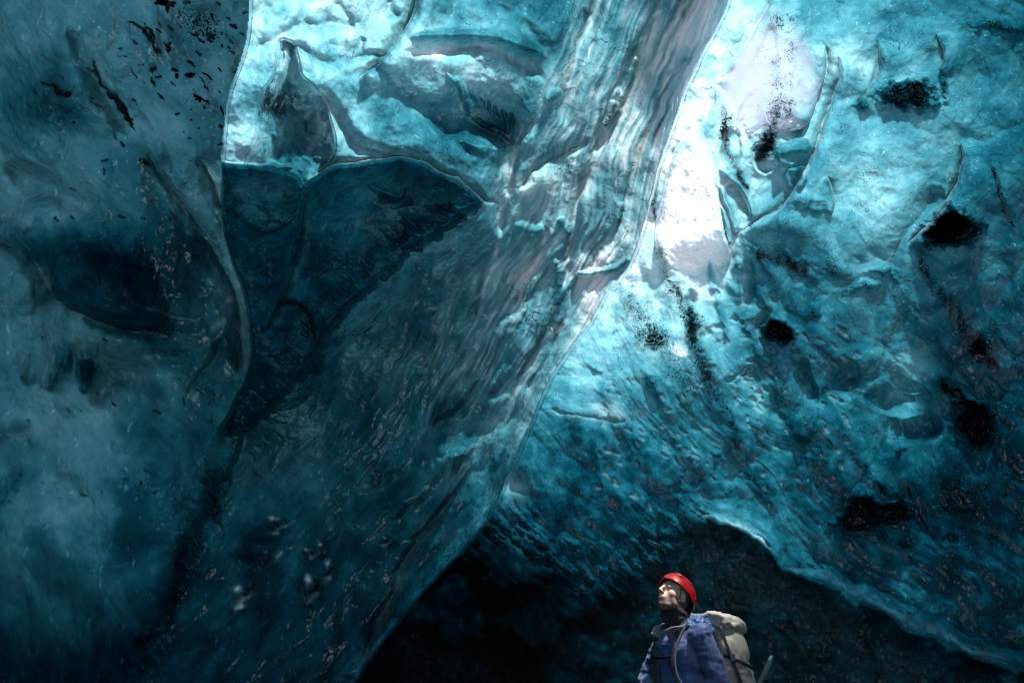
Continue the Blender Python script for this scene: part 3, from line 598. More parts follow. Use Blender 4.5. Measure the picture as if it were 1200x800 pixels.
K = 1.0
def ice_material(see_through=False):
    s = NT('clear_glacier_ice' if see_through else 'glacier_ice')
    pos = s.n('ShaderNodeTexCoord').outputs['Object']
    th = s.attr('thick'); ash = s.attr('ash'); fr = s.attr('frost'); rock = s.attr('rock')
    nA = s.noise(pos, 5.5, 4, .6, .5); nB = s.noise(pos, 26, 4, .65)
    th0 = th
    th = s.math('MULTIPLY', th, s.ramp(nA, .30, .70, .80, 1.20))
    wq = s.n('ShaderNodeTexNoise'); s.inp(wq, 'Vector', pos); s.inp(wq, 'Scale', 6.0); s.inp(wq, 'Detail', 4)
    wv = s.n('ShaderNodeVectorMath', operation='MULTIPLY_ADD'); s.inp(wv, 0, wq.outputs['Color']); s.inp(wv, 1, (.4, .4, .4)); s.inp(wv, 2, pos)
    glint_rill = s.math('MULTIPLY', s.ramp(s.vor(wv.outputs[0], 11.0, 'DISTANCE_TO_EDGE'), .0, .035, 1, 0), s.ramp(s.noise(pos, 4.3, 4, .7), .50, .66))  # bright thread lines painted as glints
    glint_fleck = s.ramp(s.noise(s.vmul(pos, (1, 1, .55)), 48, 3, .6, .6), .645, .70)  # bright specks painted in place of specular glints
    th = s.math('MULTIPLY', th, s.math('SUBTRACT', 1.0, s.math('MAXIMUM', s.math('MULTIPLY', glint_rill, .38), s.math('MULTIPLY', glint_fleck, .42))))
    th = s.math('MAXIMUM', .02, s.math('ADD', th, s.math('MULTIPLY', s.math('SUBTRACT', nB, .5), s.ramp(th0, 0, 1.5, .5, 2.0))))
    # light loses red first on its way through the ice
    def ch(k):
        return s.math('POWER', 2.718, s.math('MULTIPLY', th, -k))
    cmb = s.n('ShaderNodeCombineColor')
    fmul = s.ramp(nB, .25, .75, .85, 1.08)
    for c, k in (('Red', .84), ('Green', .427), ('Blue', .374)):
        s.inp(cmb, c, s.math('MULTIPLY', ch(k), fmul))
    trans = s.mixc(s.math('MULTIPLY', fr, .25), cmb.outputs[0], (.80, .82, .86, 1))
    # volcanic ash: peppered grains whose density follows the band
    v1 = s.vor(pos, 85); n1 = s.noise(pos, 22, 4, .7)
    g = s.math('ADD', s.math('MULTIPLY', v1, .8), n1)             # low in grains
    lim = s.math('ADD', s.math('MULTIPLY', ash, .75), .30)
    gm = s.ramp(s.noise(pos, 1.7, 4, .6), .35, .65, -.06, .10)
    lim = s.math('ADD', lim, gm)
    g1 = s.ramp(s.math('SUBTRACT', lim, g), -.04, .05)
    v2 = s.vor(pos, 170); n2 = nB
    g2 = s.ramp(s.math('SUBTRACT', s.math('ADD', s.math('MULTIPLY', ash, .75), .30), s.math('ADD', s.math('MULTIPLY', v2, .8), n2)), -.05, .06)
    mist = s.math('MULTIPLY', s.ramp(ash, .1, 1.4), .55)
    solid = s.ramp(s.math('ADD', ash, s.math('MULTIPLY', n1, .8)), 1.35, 1.75)
    dirt = s.math('MAXIMUM', s.math('MAXIMUM', g1, g2), s.math('MAXIMUM', mist, solid))
    wc = s.n('ShaderNodeTexNoise'); s.inp(wc, 'Vector', pos); s.inp(wc, 'Scale', 3.5); s.inp(wc, 'Detail', 5)
    wp = s.n('ShaderNodeVectorMath', operation='MULTIPLY_ADD'); s.inp(wp, 0, wc.outputs['Color']); s.inp(wp, 1, (.55, .55, .55)); s.inp(wp, 2, pos)
    vein = s.ramp(s.vor(wp.outputs[0], 5.0, 'DISTANCE_TO_EDGE'), .006, .022, 1, 0)
    gate = s.ramp(s.noise(pos, 2.3, 5, .65), .52, .64)
    veins = s.math('MULTIPLY', s.math('MULTIPLY', vein, gate), .75)
    dirt = s.math('MAXIMUM', dirt, veins)
    clean = s.math('SUBTRACT', 1.0, dirt, clamp=True)
    # relief too fine for the mesh
    bn = s.noise(pos, 11, 3, .5, .6)
    h = bn
    bump = s.n('ShaderNodeBump'); s.inp(bump, 'Strength', .5); s.inp(bump, 'Distance', .035); s.inp(bump, 'Height', h)
    nrm = bump.outputs[0]
    bl = s.n('ShaderNodeMix', data_type='RGBA')
    tr = s.n('ShaderNodeBsdfTranslucent'); s.inp(tr, 'Color', trans); s.inp(tr, 'Normal', nrm)
    dcol = s.mixc(.4, trans, (.035, .10, .115, 1))
    dcol = s.mixc(s.math('MULTIPLY', fr, .6), dcol, (.55, .63, .70, 1))
    rockc = s.mixc(s.noise(pos, 7, 6, .65), (.004, .009, .009, 1), (.085, .085, .07, 1))
    dcol = s.mixc(rock, dcol, rockc)
    dcol = s.mixc(dirt, dcol, (.010, .011, .012, 1))
    df = s.n('ShaderNodeBsdfDiffuse'); s.inp(df, 'Color', dcol); s.inp(df, 'Normal', nrm)
    # opaque share: ash and rock block the light
    share = s.math('MULTIPLY', s.math('MULTIPLY', clean, s.math('SUBTRACT', 1.0, rock, clamp=True)), s.math('SUBTRACT', .82, s.math('MULTIPLY', fr, .15)))
    body = s.mixs(share, df.outputs[0], tr.outputs[0])
    gl = s.n('ShaderNodeBsdfGlossy'); s.inp(gl, 'Color', (1, 1, 1, 1)); s.inp(gl, 'Normal', nrm)
    s.inp(gl, 'Roughness', s.ramp(s.noise(pos, 3.5, 1, .5),  .3, .7, .03, .14))
    fz = s.n('ShaderNodeFresnel'); s.inp(fz, 'IOR', 1.45); s.inp(fz, 'Normal', nrm)
    wet = s.math('MULTIPLY', fz.outputs[0], s.math('SUBTRACT', 1.1, s.math('MULTIPLY', s.math('MAXIMUM', solid, rock), .8)), clamp=True)
    if not see_through:
        s.surf(s.mixs(wet, body, gl.outputs[0])); s.m.node_tree.nodes.remove(bl); s.m.use_transparent_shadow = False; return s.m
    tp = s.n('ShaderNodeBsdfTransparent'); s.inp(tp, 'Color', (.97, .98, 1, 1))
    s.surf(s.mixs(s.math('MULTIPLY', s.attr('clear'), s.math('SUBTRACT', 1.0, dirt)), s.mixs(wet, body, gl.outputs[0]), tp.outputs[0]))
    s.m.node_tree.nodes.remove(bl); s.m.use_transparent_shadow = True
    return s.m
ICE = ice_material(); CLEARICE = ice_material(True)

for k, nm in names.items():
    o = sheet(nm, (qr == k) & ~qh, ICE)
    o['kind'] = 'structure'
    for p in (): pass

# ------------------------------------------------------------------ gravel floor and rear of the cave
def simple(name, c1, c2, scale, rough=.8, bump=.3):
    s = NT(name); pos = s.n('ShaderNodeTexCoord').outputs['Object']
    n = s.noise(pos, scale, 6, .65)
    b = s.n('ShaderNodeBsdfPrincipled'); s.inp(b, 'Base Color', s.mixc(s.ramp(n, .3, .7), c1, c2)); s.inp(b, 'Roughness', rough)
    bp = s.n('ShaderNodeBump'); s.inp(bp, 'Strength', bump); s.inp(bp, 'Distance', .02); s.inp(bp, 'Height', s.noise(pos, scale * 3, 4, .6)); s.inp(b, 'Normal', bp.outputs[0])
    s.surf(b.outputs[0]); return s.m
GRAVEL = simple('volcanic_gravel', (.012, .012, .012, 1), (.05, .048, .045, 1), 9)
bm = bmesh.new()
n = 90
def gz(x, y): return .10 * mnoise.noise(Vector((x * .6, y * .6, 0))) + .03 * mnoise.noise(Vector((x * 3, y * 3, 2)))
ax = [-900, -300, -100, -40] + [-14 + 28 * i / n for i in range(n + 1)] + [40, 100, 300, 900]
grid = [[bm.verts.new((x, y, gz(x, y) if abs(x) < 14 and abs(y) < 14 else -.1)) for x in ax] for y in ax]
for j in range(len(ax) - 1):
    for i in range(len(ax) - 1): bm.faces.new((grid[j][i], grid[j][i + 1], grid[j + 1][i + 1], grid[j + 1][i]))
me = bpy.data.meshes.new('ground'); bm.to_mesh(me); bm.free(); me.materials.append(GRAVEL)
for p in me.polygons: p.use_smooth = True
g = bpy.data.objects.new('ground', me); g['kind'] = 'structure'; col.objects.link(g)

# rear of the cave: the same ice carried back past the camera to the mouth
def border():
    j0, j1 = 0, H - 1; i0, i1 = 0, W - 1
    L = [P[j, i0] for j in range(j1, j0, -6)] + [P[j0, i] for i in range(i0, i1, 10)] + [P[j, i1] for j in range(j0, j1 + 1, 6)]
    return np.array(L)
B = border(); n = len(B); R = 34
rows = []
for r in range(R + 1):
    t = r / R
    c = np.array([0.3, -6.5 * t, 2.2])
    out = np.stack([B[:, 0], B[:, 1] * (1 - t) - 6.5 * t, B[:, 2]], 1)
    sc_ = 1 + .35 * math.sin(t * math.pi * .8)
    out[:, 0] = c[0] + (out[:, 0] - c[0]) * sc_ * (1 - .25 * t ** 3); out[:, 2] = np.where(out[:, 2] > 0, out[:, 2] * (1 + .05 * math.sin(t * 3) - .12 * t ** 2), out[:, 2])
    nz = np.array([mnoise.noise(Vector((p[0] * .5, p[1] * .5, p[2] * .5))) for p in out]) * .5 * min(1, t * 4)
    d = out - c; d /= np.linalg.norm(d, axis=1)[:, None] + 1e-9
    rows.append(out + d * nz[:, None])
RP = np.array(rows)
me = bpy.data.meshes.new('cave_ceiling_rear')
idx = (np.arange(R)[:, None] * n + np.arange(n - 1)[None]).ravel()
q = np.stack([idx, idx + 1, idx + n + 1, idx + n], 1)
rv = RP.reshape(-1, 3)
rl = rv - np.array(MAN); t_ = rl @ s_; of = np.linalg.norm(rl - t_[:, None] * s_, axis=1)
bad = of < -1
q = q[~bad[q].any(1)]
me.from_pydata(rv.tolist(), [], q.tolist())
for p in me.polygons: p.use_smooth = True
for k, v in (('thick', 6.0), ('ash', .2), ('frost', 0), ('rock', 0), ('clear', 0)):
    a = me.attributes.new(k, 'FLOAT', 'POINT'); a.data.foreach_set('value', np.full(len(me.vertices), v, np.float32))
me.materials.append(ICE)
o = bpy.data.objects.new('cave_ceiling_rear', me); o['kind'] = 'structure'; col.objects.link(o)

# ------------------------------------------------------------------ light
w = bpy.data.worlds.new('World'); sc.world = w; w.use_nodes = True
nt = w.node_tree; bg = nt.nodes['Background']
sky = nt.nodes.new('ShaderNodeTexSky'); sky.sky_type = 'NISHITA'; sky.sun_disc = False
sky.sun_elevation = math.asin(SUN.z); sky.sun_rotation = math.atan2(SUN.x, SUN.y); sky.dust_density = .6; sky.air_density = 1.0; sky.ozone_density = 4.0
hs_ = nt.nodes.new('ShaderNodeHueSaturation'); hs_.inputs['Saturation'].default_value = .45; nt.links.new(sky.outputs[0], hs_.inputs['Color']); nt.links.new(hs_.outputs[0], bg.inputs[0]); bg.inputs[1].default_value = .15
ld = bpy.data.lights.new('sun', 'SUN'); ld.energy = 4.1; ld.angle = math.radians(3); ld.color = (1, .985, .965)
lo = bpy.data.objects.new('sun', ld); col.objects.link(lo); lo.rotation_euler = SUN.to_track_quat('Z', 'Y').to_euler()
sc.view_settings.view_transform = 'Standard'; sc.view_settings.look = 'None'; sc.view_settings.gamma = 1; sc.view_settings.use_curve_mapping = False
sc.view_settings.exposure = 1.15
sc.cycles.use_denoising = True
sc.cycles.denoiser = 'OPENIMAGEDENOISE'
sc.cycles.use_light_tree = False; sc.cycles.max_bounces = 3; sc.cycles.diffuse_bounces = 2; sc.cycles.glossy_bounces = 2; sc.cycles.transmission_bounces = 3; sc.cycles.transparent_max_bounces = 6
sc.cycles.use_adaptive_sampling = True; sc.cycles.adaptive_threshold = .03; sc.cycles.filter_width = 1.15
sc.cycles.sample_clamp_indirect = 6; sc.cycles.caustics_reflective = False; sc.cycles.caustics_refractive = False
# ------------------------------------------------------------------ the man looking up
fx = Vector((-.95, -.31, 0)).normalized(); ly = Vector((0, 0, 1)).cross(fx)
BASE = Vector((1.005, 3.86, .055))
BM = Matrix((( fx.x, ly.x, 0, BASE.x), (fx.y, ly.y, 0, BASE.y), (0, 0, 1, BASE.z), (0, 0, 0, 1)))
def link(name, me, mat, parent=None, mw=None):
    o = bpy.data.objects.new(name, me); col.objects.link(o)
    if isinstance(mat, (list, tuple)):
        for m in mat: me.materials.append(m)
    elif mat: me.materials.append(mat)
    if parent is not None:
        o.parent = parent
    return o
def ell(bm, c, r, M=None, seg=20):
    m = Matrix.Translation(Vector(c)) @ (M.to_4x4() if M is not None else Matrix.Identity(4)) @ Matrix.Diagonal((*r, 1))
    bmesh.ops.create_uvsphere(bm, u_segments=seg, v_segments=max(8, seg * 2 // 3), radius=1, matrix=m)
def cap(bm, a, b, ra, rb, seg=14):
    a = Vector(a); b = Vector(b); n = 5
    d = (b - a); L = d.length
    q = d.to_track_quat('Z', 'Y').to_matrix().to_4x4()
    bmesh.ops.create_cone(bm, cap_ends=True, segments=seg, radius1=ra, radius2=rb, depth=L, matrix=Matrix.Translation((a + b) / 2) @ q)
    ell(bm, a, (ra,) * 3, seg=seg); ell(bm, b, (rb,) * 3, seg=seg)
def chain(bm, pts, rad, seg=14):
    for i in range(len(pts) - 1): cap(bm, pts[i], pts[i + 1], rad[i], rad[i + 1], seg)
def fuse(bm, vox, smooth=4, dec=None):
    """union of overlapping forms into one skin"""
    me = bpy.data.meshes.new('tmp'); bm.to_mesh(me); bm.free()
    o = bpy.data.objects.new('tmp', me); col.objects.link(o)
    m = o.modifiers.new('r', 'REMESH'); m.mode = 'VOXEL'; m.voxel_size = vox; m.use_smooth_shade = True
    if smooth:
        m = o.modifiers.new('s', 'SMOOTH'); m.iterations = smooth; m.factor = .5
    dg = bpy.context.evaluated_depsgraph_get(); dg.update()
    out = bpy.data.meshes.new_from_object(o.evaluated_get(dg))
    bpy.data.objects.remove(o); bpy.data.meshes.remove(me)
    for p in out.polygons: p.use_smooth = True
    return out
def verts(me):
    a = np.empty(len(me.vertices) * 3, np.float32); me.vertices.foreach_get('co', a); return a.reshape(-1, 3)
def setv(me, a): me.vertices.foreach_set('co', a.astype(np.float32).ravel()); me.update()
def vn(me):
    a = np.empty(len(me.vertices) * 3, np.float32); me.vertex_normals.foreach_get('vector', a); return a.reshape(-1, 3)
def nz3(p, s, seed=0): return np.array([mnoise.noise(Vector((float(q[0]) * s + seed, float(q[1]) * s, float(q[2]) * s))) for q in p], np.float32)
def attr(me, name, val):
    a = me.attributes.new(name, 'FLOAT', 'POINT'); a.data.foreach_set('value', np.asarray(val, np.float32))
def wrinkle(me, amp, s, seed=0, stretch=(1, 1, 1)):
    a = verts(me); n = vn(me); q = a * np.array(stretch)
    w1 = 1 - np.abs(nz3(q, s, seed)) * 2.2; w2 = 1 - np.abs(nz3(q, s * 2.3, seed + 5)) * 2.2
    setv(me, a + n * ((w1 + .45 * w2 - .8) * amp)[:, None])

def cloth(name, base, rough=.65, weave=900, sheen=.2, attrn=None, c2=None):
    s = NT(name); pos = s.n('ShaderNodeTexCoord').outputs['Object']
    b = s.n('ShaderNodeBsdfPrincipled')
    c = s.mixc(s.ramp(s.noise(pos, 14, 4), .3, .7), tuple(x * .8 for x in base) + (1,), tuple(base) + (1,))
    if attrn: c = s.mixc(s.attr(attrn), c, tuple(c2) + (1,))
    s.inp(b, 'Base Color', c); s.inp(b, 'Roughness', rough); s.inp(b, 'Sheen Weight', sheen)
    bp = s.n('ShaderNodeBump'); s.inp(bp, 'Strength', .35); s.inp(bp, 'Distance', .006); s.inp(bp, 'Height', s.noise(pos, 45, 5, .6)); s.inp(b, 'Normal', bp.outputs[0])
    s.surf(b.outputs[0]); return s.m
def plain(name, c, rough=.5, metal=0, coat=0):
    s = NT(name); b = s.n('ShaderNodeBsdfPrincipled'); pos = s.n('ShaderNodeTexCoord').outputs['Object']
    s.inp(b, 'Base Color', s.mixc(s.ramp(s.noise(pos, 30, 5), .35, .7), tuple(x * .75 for x in c) + (1,), tuple(c) + (1,))); s.inp(b, 'Roughness', rough); s.inp(b, 'Metallic', metal); s.inp(b, 'Coat Weight', coat)
    s.surf(b.outputs[0]); return s.m

def skin_mat():
    s = NT('skin'); pos = s.n('ShaderNodeTexCoord').outputs['Object']; b = s.n('ShaderNodeBsdfPrincipled')
    c = s.mixc(s.ramp(s.noise(pos, 40, 4), .3, .7), (.64, .38, .28, 1), (.72, .47, .36, 1))
    c = s.mixc(s.attr('red'), c, (.36, .12, .10, 1))
    stub = s.math('MULTIPLY', s.attr('beard'), s.ramp(s.noise(pos, 260, 3, .7), .3, .6, .62, 1.0))
    c = s.mixc(stub, c, (.045, .028, .02, 1)); c = s.mixc(s.attr('dark'), c, (.03, .02, .016, 1))
    s.inp(b, 'Base Color', c); s.inp(b, 'Roughness', .5); s.inp(b, 'Subsurface Weight', .12); s.inp(b, 'Subsurface Radius', (.01, .004, .002)); s.inp(b, 'Subsurface Scale', .6)
    s.surf(b.outputs[0]); return s.m
SKIN = skin_mat()
JACKET = cloth('jacket_shell', (.095, .125, .30), .55, attrn='panel', c2=(.018, .10, .28))
HOODM = cloth('hood_fabric', (.02, .10, .28), .5)
LINER = cloth('collar_lining', (.24, .23, .25), .7)
BLACKF = cloth('black_fleece', (.012, .012, .014), .9)
PACKM = cloth('pack_fabric', (.50, .43, .35), .6)
WEB = cloth('strap_webbing', (.10, .10, .11), .6)
DARKW = plain('dark_webbing', (.02, .02, .022), .6)
REDS = plain('red_shell', (.72, .012, .02), .32, coat=.5)
FOAM = plain('helmet_foam', (.02, .012, .012), .8)
WHITE = plain('white_print', (.75, .75, .75), .4)
METAL = plain('grey_metal', (.45, .45, .45), .35, 1)

# head frame: tipped back, turned a little towards the camera
HM = Matrix.Translation((.005, 0, 1.655)) @ Matrix.Rotation(math.radians(13), 4, 'Z') @ Matrix.Rotation(math.radians(-33), 4, 'Y')
HR = HM.to_3x3()
def H_(x, y, z): return HM @ Vector((x, y, z))
bm = bmesh.new()
def he(c, r, rot_=None): ell(bm, H_(*c), r, HR if rot_ is None else HR @ rot_)
he((-.012, 0, .03), (.098, .076, .098)); he((.022, 0, -.045), (.062, .056, .066)); he((.066, 0, -.094), (.021, .024, .019)); he((.045, 0, -.07), (.045, .043, .045))
cap(bm, H_(.086, 0, .02), H_(.109, 0, -.026), .008, .0108)
for s in (1, -1):
    he((.097, s * .013, -.031), (.011, .0075, .0075)); cap(bm, H_(.081, s * .014, .032), H_(.066, s * .05, .033), .011, .010)
    he((.042, s * .039, -.018), (.031, .027, .030)); he((-.008, s * .078, -.008), (.020, .009, .033)); cap(bm, H_(.0, s * .052, -.06), H_(.055, s * .024, -.09), .016, .018)
    cap(bm, H_(.046, s * .036, -.03), H_(.020, s * .050, -.065), .020, .022)
    he((.070, s * .031, .012), (.014, .015, .0105))
he((.086, 0, -.056), (.013, .024, .0065)); he((.083, 0, -.068), (.013, .021, .0075)); he((.074, 0, -.06), (.024, .034, .025))
cap(bm, (-.035, 0, 1.46), H_(-.03, 0, -.05), .062, .058)
# torso, arms, legs under the clothes
chain(bm, [(0, 0, .98), (-.005, 0, 1.15), (-.01, 0, 1.32), (-.03, 0, 1.45)], [.12, .12, .13, .08], 20)
SHL, ELL_, WRL = (-.03, .175, 1.435), (-.075, .25, 1.185), (.17, .135, 1.11)
SHR, ELR, WRR = (-.03, -.175, 1.435), (.085, -.265, 1.20), (.215, -.075, 1.085)
chain(bm, [(-.03, .05, 1.45), SHL, ELL_, WRL], [.07, .055, .042, .028]); chain(bm, [(-.03, -.05, 1.45), SHR, ELR, WRR], [.07, .055, .042, .028])
for s in (1, -1): chain(bm, [(0, s * .08, .92), (.01, s * .11, .50), (-.02, s * .12, .10), (.10, s * .13, .04)], [.082, .06, .042, .035])
def hand(w, d, up, thumbside):
    """palm with four unequal curled fingers and a thumb off its side"""
    w = Vector(w); d = Vector(d).normalized(); up = Vector(up).normalized(); sd = d.cross(up).normalized(); up = sd.cross(d).normalized()
    for k in range(4):
        o = (k - 1.5) * .0205
        cap(bm, w + d * .01 + sd * o * .6, w + d * .085 + sd * o, .014, .012, 10)
        L = (.036, .042, .039, .030)[k] if thumbside > 0 else (.030, .039, .042, .036)[k]
        p = w + d * .088 + sd * o * 1.05; dirs = [(d * .9 - up * .42), (d * .35 - up * .93), (-d * .35 - up * .9)]; r = .0095
        for j, dd in enumerate(dirs):
            q = p + dd.normalized() * L * (1, .72, .55)[j]; cap(bm, p, q, r, r * .9, 10); p = q; r *= .9
    p = w + d * .025 - sd * thumbside * .028
    for dd, L in (((d * .75 - sd * thumbside * .7 - up * .2), .038), ((d * .9 - sd * thumbside * .25 - up * .4), .03), ((d * .8 + sd * thumbside * .1 - up * .55), .024)):
        q = p + dd.normalized() * L; cap(bm, p, q, .0125, .0105, 10); p = q
hand(WRL, (.75, -.62, -.12), (.2, .15, .95), 1); hand(WRR, (.55, .80, -.15), (.3, -.1, .95), -1)
me = fuse(bm, .0048, 5)
a = verts(me); inv = np.array(HM.inverted()); h = a @ inv[:3, :3].T + inv[:3, 3]
hx, hy, hz = h[:, 0], h[:, 1], h[:, 2]
face = sstep(1.45, 1.5, a[:, 2])
beard = face * sstep(-.028, -.048, hz + .25 * (np.abs(hy) - .02) * 0 - .45 * np.clip(.05 - hx, 0, .06)) * sstep(-.015, .02, hx) * (1 - .85 * np.exp(-(((hz + .062) / .011) ** 2 + (hy / .026) ** 2)) * (hx > .06))
beard = np.clip(np.maximum(beard * .7, .75 * face * np.exp(-(((hz + .046) / .006) ** 2 + (hy / .034) ** 2)) * (hx > .06)), 0, 1)
dark = face * np.maximum(.9 * np.exp(-(((hz - .034) / .005) ** 2)) * (np.abs(hy) > .012) * (np.abs(hy) < .052) * (hx > .05), np.exp(-(((hz - .008) / .0035) ** 2)) * (np.abs(np.abs(hy) - .031) < .014) * (hx > .05))
dark = np.maximum(dark, face * .9 * sstep(.0, -.03, hx) * (hz < .03) * (np.abs(hy) < .075) * sstep(-.06, -.045, hz))
red = face * np.clip(np.exp(-(((hz + .062) / .009) ** 2 + (hy / .022) ** 2)) * (hx > .07) * .8 + .35 * np.exp(-(((hz + .03) / .02) ** 2 + (hy / .02) ** 2)) * (hx > .085), 0, 1)
attr(me, 'beard', beard); attr(me, 'dark', dark); attr(me, 'red', red)
man = link('person', me, SKIN); man.matrix_world = BM
man['label'] = 'man in a red helmet and blue jacket gazing up at the cave roof'; man['category'] = 'person'

# jacket
bm = bmesh.new()
chain(bm, [(0, 0, .93), (.0, 0, 1.10), (.0, 0, 1.28)], [.155, .150, .150], 24)
ell(bm, (-.005, 0, 1.33), (.145, .19, .17), seg=28); ell(bm, (0, 0, 1.05), (.15, .18, .17), seg=28); ell(bm, (-.03, .095, 1.43), (.083, .12, .072)); ell(bm, (-.03, -.095, 1.43), (.083, .12, .072))
ell(bm, (0, 0, 1.18), (.148, .178, .16), seg=28)
for sh, el, wr in ((SHL, ELL_, WRL), (SHR, ELR, WRR)):
    S, E, Wr = Vector(sh), Vector(el), Vector(wr)
    chain(bm, [S, S.lerp(E, .5), E, E.lerp(Wr, .5), Wr.lerp(E, .06)], [.077, .067, .060, .053, .044], 18)
me = fuse(bm, .0075, 3)
wrinkle(me, .010, 7, 3, (1, .55, 1.9)); wrinkle(me, .0045, 17, 8, (1.2, .6, 1.6))
a = verts(me)
pan = sstep(.035, .07, a[:, 0]) * sstep(.20, .18, a[:, 0]) * sstep(1.42, 1.38, a[:, 2] + .3 * np.abs(a[:, 1])) * (1 - sstep(.125, .15, np.abs(a[:, 1]) + .0 * a[:, 2]))
attr(me, 'panel', pan)
jk = link('jacket', me, JACKET, man)
# front zip
bm = bmesh.new()
for k in range(26):
    z = 1.02 + k * .0152; x = .152 + .004 * math.sin(k)
    bmesh.ops.create_cube(bm, size=1, matrix=Matrix.Translation((x - max(0, z - 1.33) * .45, 0, z)) @ Matrix.Diagonal((.012, .012, .011, 1)))
me = bpy.data.meshes.new('zip'); bm.to_mesh(me); bm.free(); link('zip', me, DARKW, jk)
# open stand-up collar
def ribbon(rows, th=.004):
    """rows of points -> a sheet with thickness"""
    bm = bmesh.new(); vv = [[bm.verts.new(p) for p in r] for r in rows]
    for i in range(len(vv) - 1):
        for j in range(len(vv[0]) - 1): bm.faces.new((vv[i][j], vv[i][j + 1], vv[i + 1][j + 1], vv[i + 1][j]))
    bmesh.ops.recalc_face_normals(bm, faces=bm.faces); bmesh.ops.solidify(bm, geom=bm.faces[:], thickness=th)
    me = bpy.data.meshes.new('ribbon'); bm.to_mesh(me); bm.free()
    for p in me.polygons: p.use_smooth = True
    return me
rows = []
for i in range(7):
    t = i / 6; r = []
    for k in range(41):
        a_ = math.radians(28 + 304 * k / 40); front = max(0, math.cos(a_))
        rad = .085 + .030 * t + .055 * front * t ; wob = .007 * math.sin(k * 1.3 + t * 4)
        r.append((-.02 + math.cos(a_) * (rad + wob + .03 * front), math.sin(a_) * (rad * 1.0 + wob), 1.455 + .085 * t - .05 * front - .035 * front * t + .008 * math.sin(k * .9) * t + .015 * t * (math.cos(a_) < 0)))
    rows.append(r)
link('collar', ribbon(rows, .006), LINER, jk)
# bunched hood behind the neck
bm = bmesh.new()
for k in range(13):
    a_ = math.radians(78 + 204 * k / 12); r = .105
    ell(bm, (-.045 + math.cos(a_) * r, math.sin(a_) * .125, 1.495 + .022 * math.sin(k * 2.1) - .014 * math.sin(a_) ** 2), (.050, .052, .046 + .008 * math.sin(k * 3)), seg=14)
ell(bm, (-.145, .02, 1.48), (.06, .11, .065))
me = fuse(bm, .006, 2); wrinkle(me, .010, 17, 1); wrinkle(me, .005, 38, 4)
hood = link('hood', me, HOODM, jk)
bm = bmesh.new(); chain(bm, [(-.07, .13, 1.50), (-.10, .125, 1.545), (-.145, .10, 1.55), (-.185, .09, 1.49), (-.20, .09, 1.44)], [.0035] * 5, 8)
me = bpy.data.meshes.new('drawcord'); bm.to_mesh(me); bm.free(); link('drawcord', me, WEB, hood)
# neck gaiter
bm = bmesh.new(); chain(bm, [(-.02, 0, 1.43), (-.014, 0, 1.51), H_(-.018, 0, -.098)], [.090, .076, .060], 20); me = fuse(bm, .007, 2); wrinkle(me, .005, 26, 2); link('neck_gaiter', me, BLACKF, man)
# trousers, boots
bm = bmesh.new(); ell(bm, (0, 0, .93), (.15, .175, .12))
for s in (1, -1): chain(bm, [(0, s * .09, .93), (.012, s * .11, .52), (-.018, s * .12, .16)], [.115, .082, .074], 18)
me = fuse(bm, .011, 3); wrinkle(me, .008, 10, 6); link('trousers', me, BLACKF, man)
for s in (1, -1):
    bm = bmesh.new(); chain(bm, [(-.02, s * .12, .22), (-.02, s * .12, .08), (.10, s * .13, .055), (.15, s * .135, .045)], [.062, .06, .052, .045]); ell(bm, (.05, s * .125, .03), (.15, .055, .035)); me = fuse(bm, .008, 2)
    bt = link('boot', me, plain('boot_leather', (.05, .035, .025), .6), man)

# helmet: thin shell with cut vents over a dark foam liner
def helm(rx, ry, rz, vents, nth=64, nph=120):
    bm = bmesh.new(); vv = []
    for i in range(nth + 1):
        th = math.radians(2 + 112 * i / nth); row = []
        for k in range(nph):
            ph = 2 * math.pi * k / nph; lim = math.radians(84 + 26 * (.5 - .5 * math.cos(ph)) ** 1.2 )
            t_ = th * lim / math.radians(112)
            x, y, z = math.sin(t_) * math.cos(ph), math.sin(t_) * math.sin(ph), math.cos(t_)
            ridge = 1 + .018 * math.cos(5 * math.atan2(y, z + .35)) * math.sin(t_) + .02 * max(0, -x) * z + (.03 * (i / nth) ** 8)
            row.append(bm.verts.new((x * rx * ridge, y * ry * ridge, z * rz * ridge)))
        vv.append(row)
    for i in range(nth):
        for k in range(nph):
            f = (vv[i][k], vv[i][(k + 1) % nph], vv[i + 1][(k + 1) % nph], vv[i + 1][k])
            c = sum((q.co for q in f), Vector()) / 4; n = Vector((c.x / rx, c.y / ry, c.z / rz))
            cut = False
            if vents:
                for (vx, vy, vz, L, Wd, an) in VENTS:
                    v0 = Vector((vx, vy, vz)).normalized(); e1 = Vector((1, 0, 0)); e1 = (e1 - v0 * e1.dot(v0)).normalized(); e2 = v0.cross(e1)
                    ca, sa = math.cos(an), math.sin(an); q = n - v0; p1 = q.dot(e1) * ca + q.dot(e2) * sa; p2 = -q.dot(e1) * sa + q.dot(e2) * ca
                    if n.dot(v0) > .5 and (p1 / L) ** 2 + (p2 / Wd) ** 2 < 1: cut = True; break
            if not cut: bm.faces.new(f)
    bmesh.ops.solidify(bm, geom=bm.faces[:], thickness=-.004 if vents else -.002)
    me = bpy.data.meshes.new('helmet'); bm.to_mesh(me); bm.free()
    for p in me.polygons: p.use_smooth = True
    return me
VENTS = []
for s in (1, -1):
    VENTS += [(.42, s * .62, .62, .22, .075, s * .25), (-.05, s * .80, .52, .22, .07, s * .15), (-.5, s * .62, .50, .19, .065, 0), (.05, s * .42, .9, .22, .06, s * .1), (-.45, s * .28, .85, .16, .045, 0), (-.35, s * .92, .12, .16, .045, s * -.1)]
HB = HM @ Matrix.Translation((-.020, 0, .036)) @ Matrix.Rotation(math.radians(-5), 4, 'Y')
hl = link('helmet', helm(.127, .105, .114, True), REDS, man); hl.data.transform(HB)
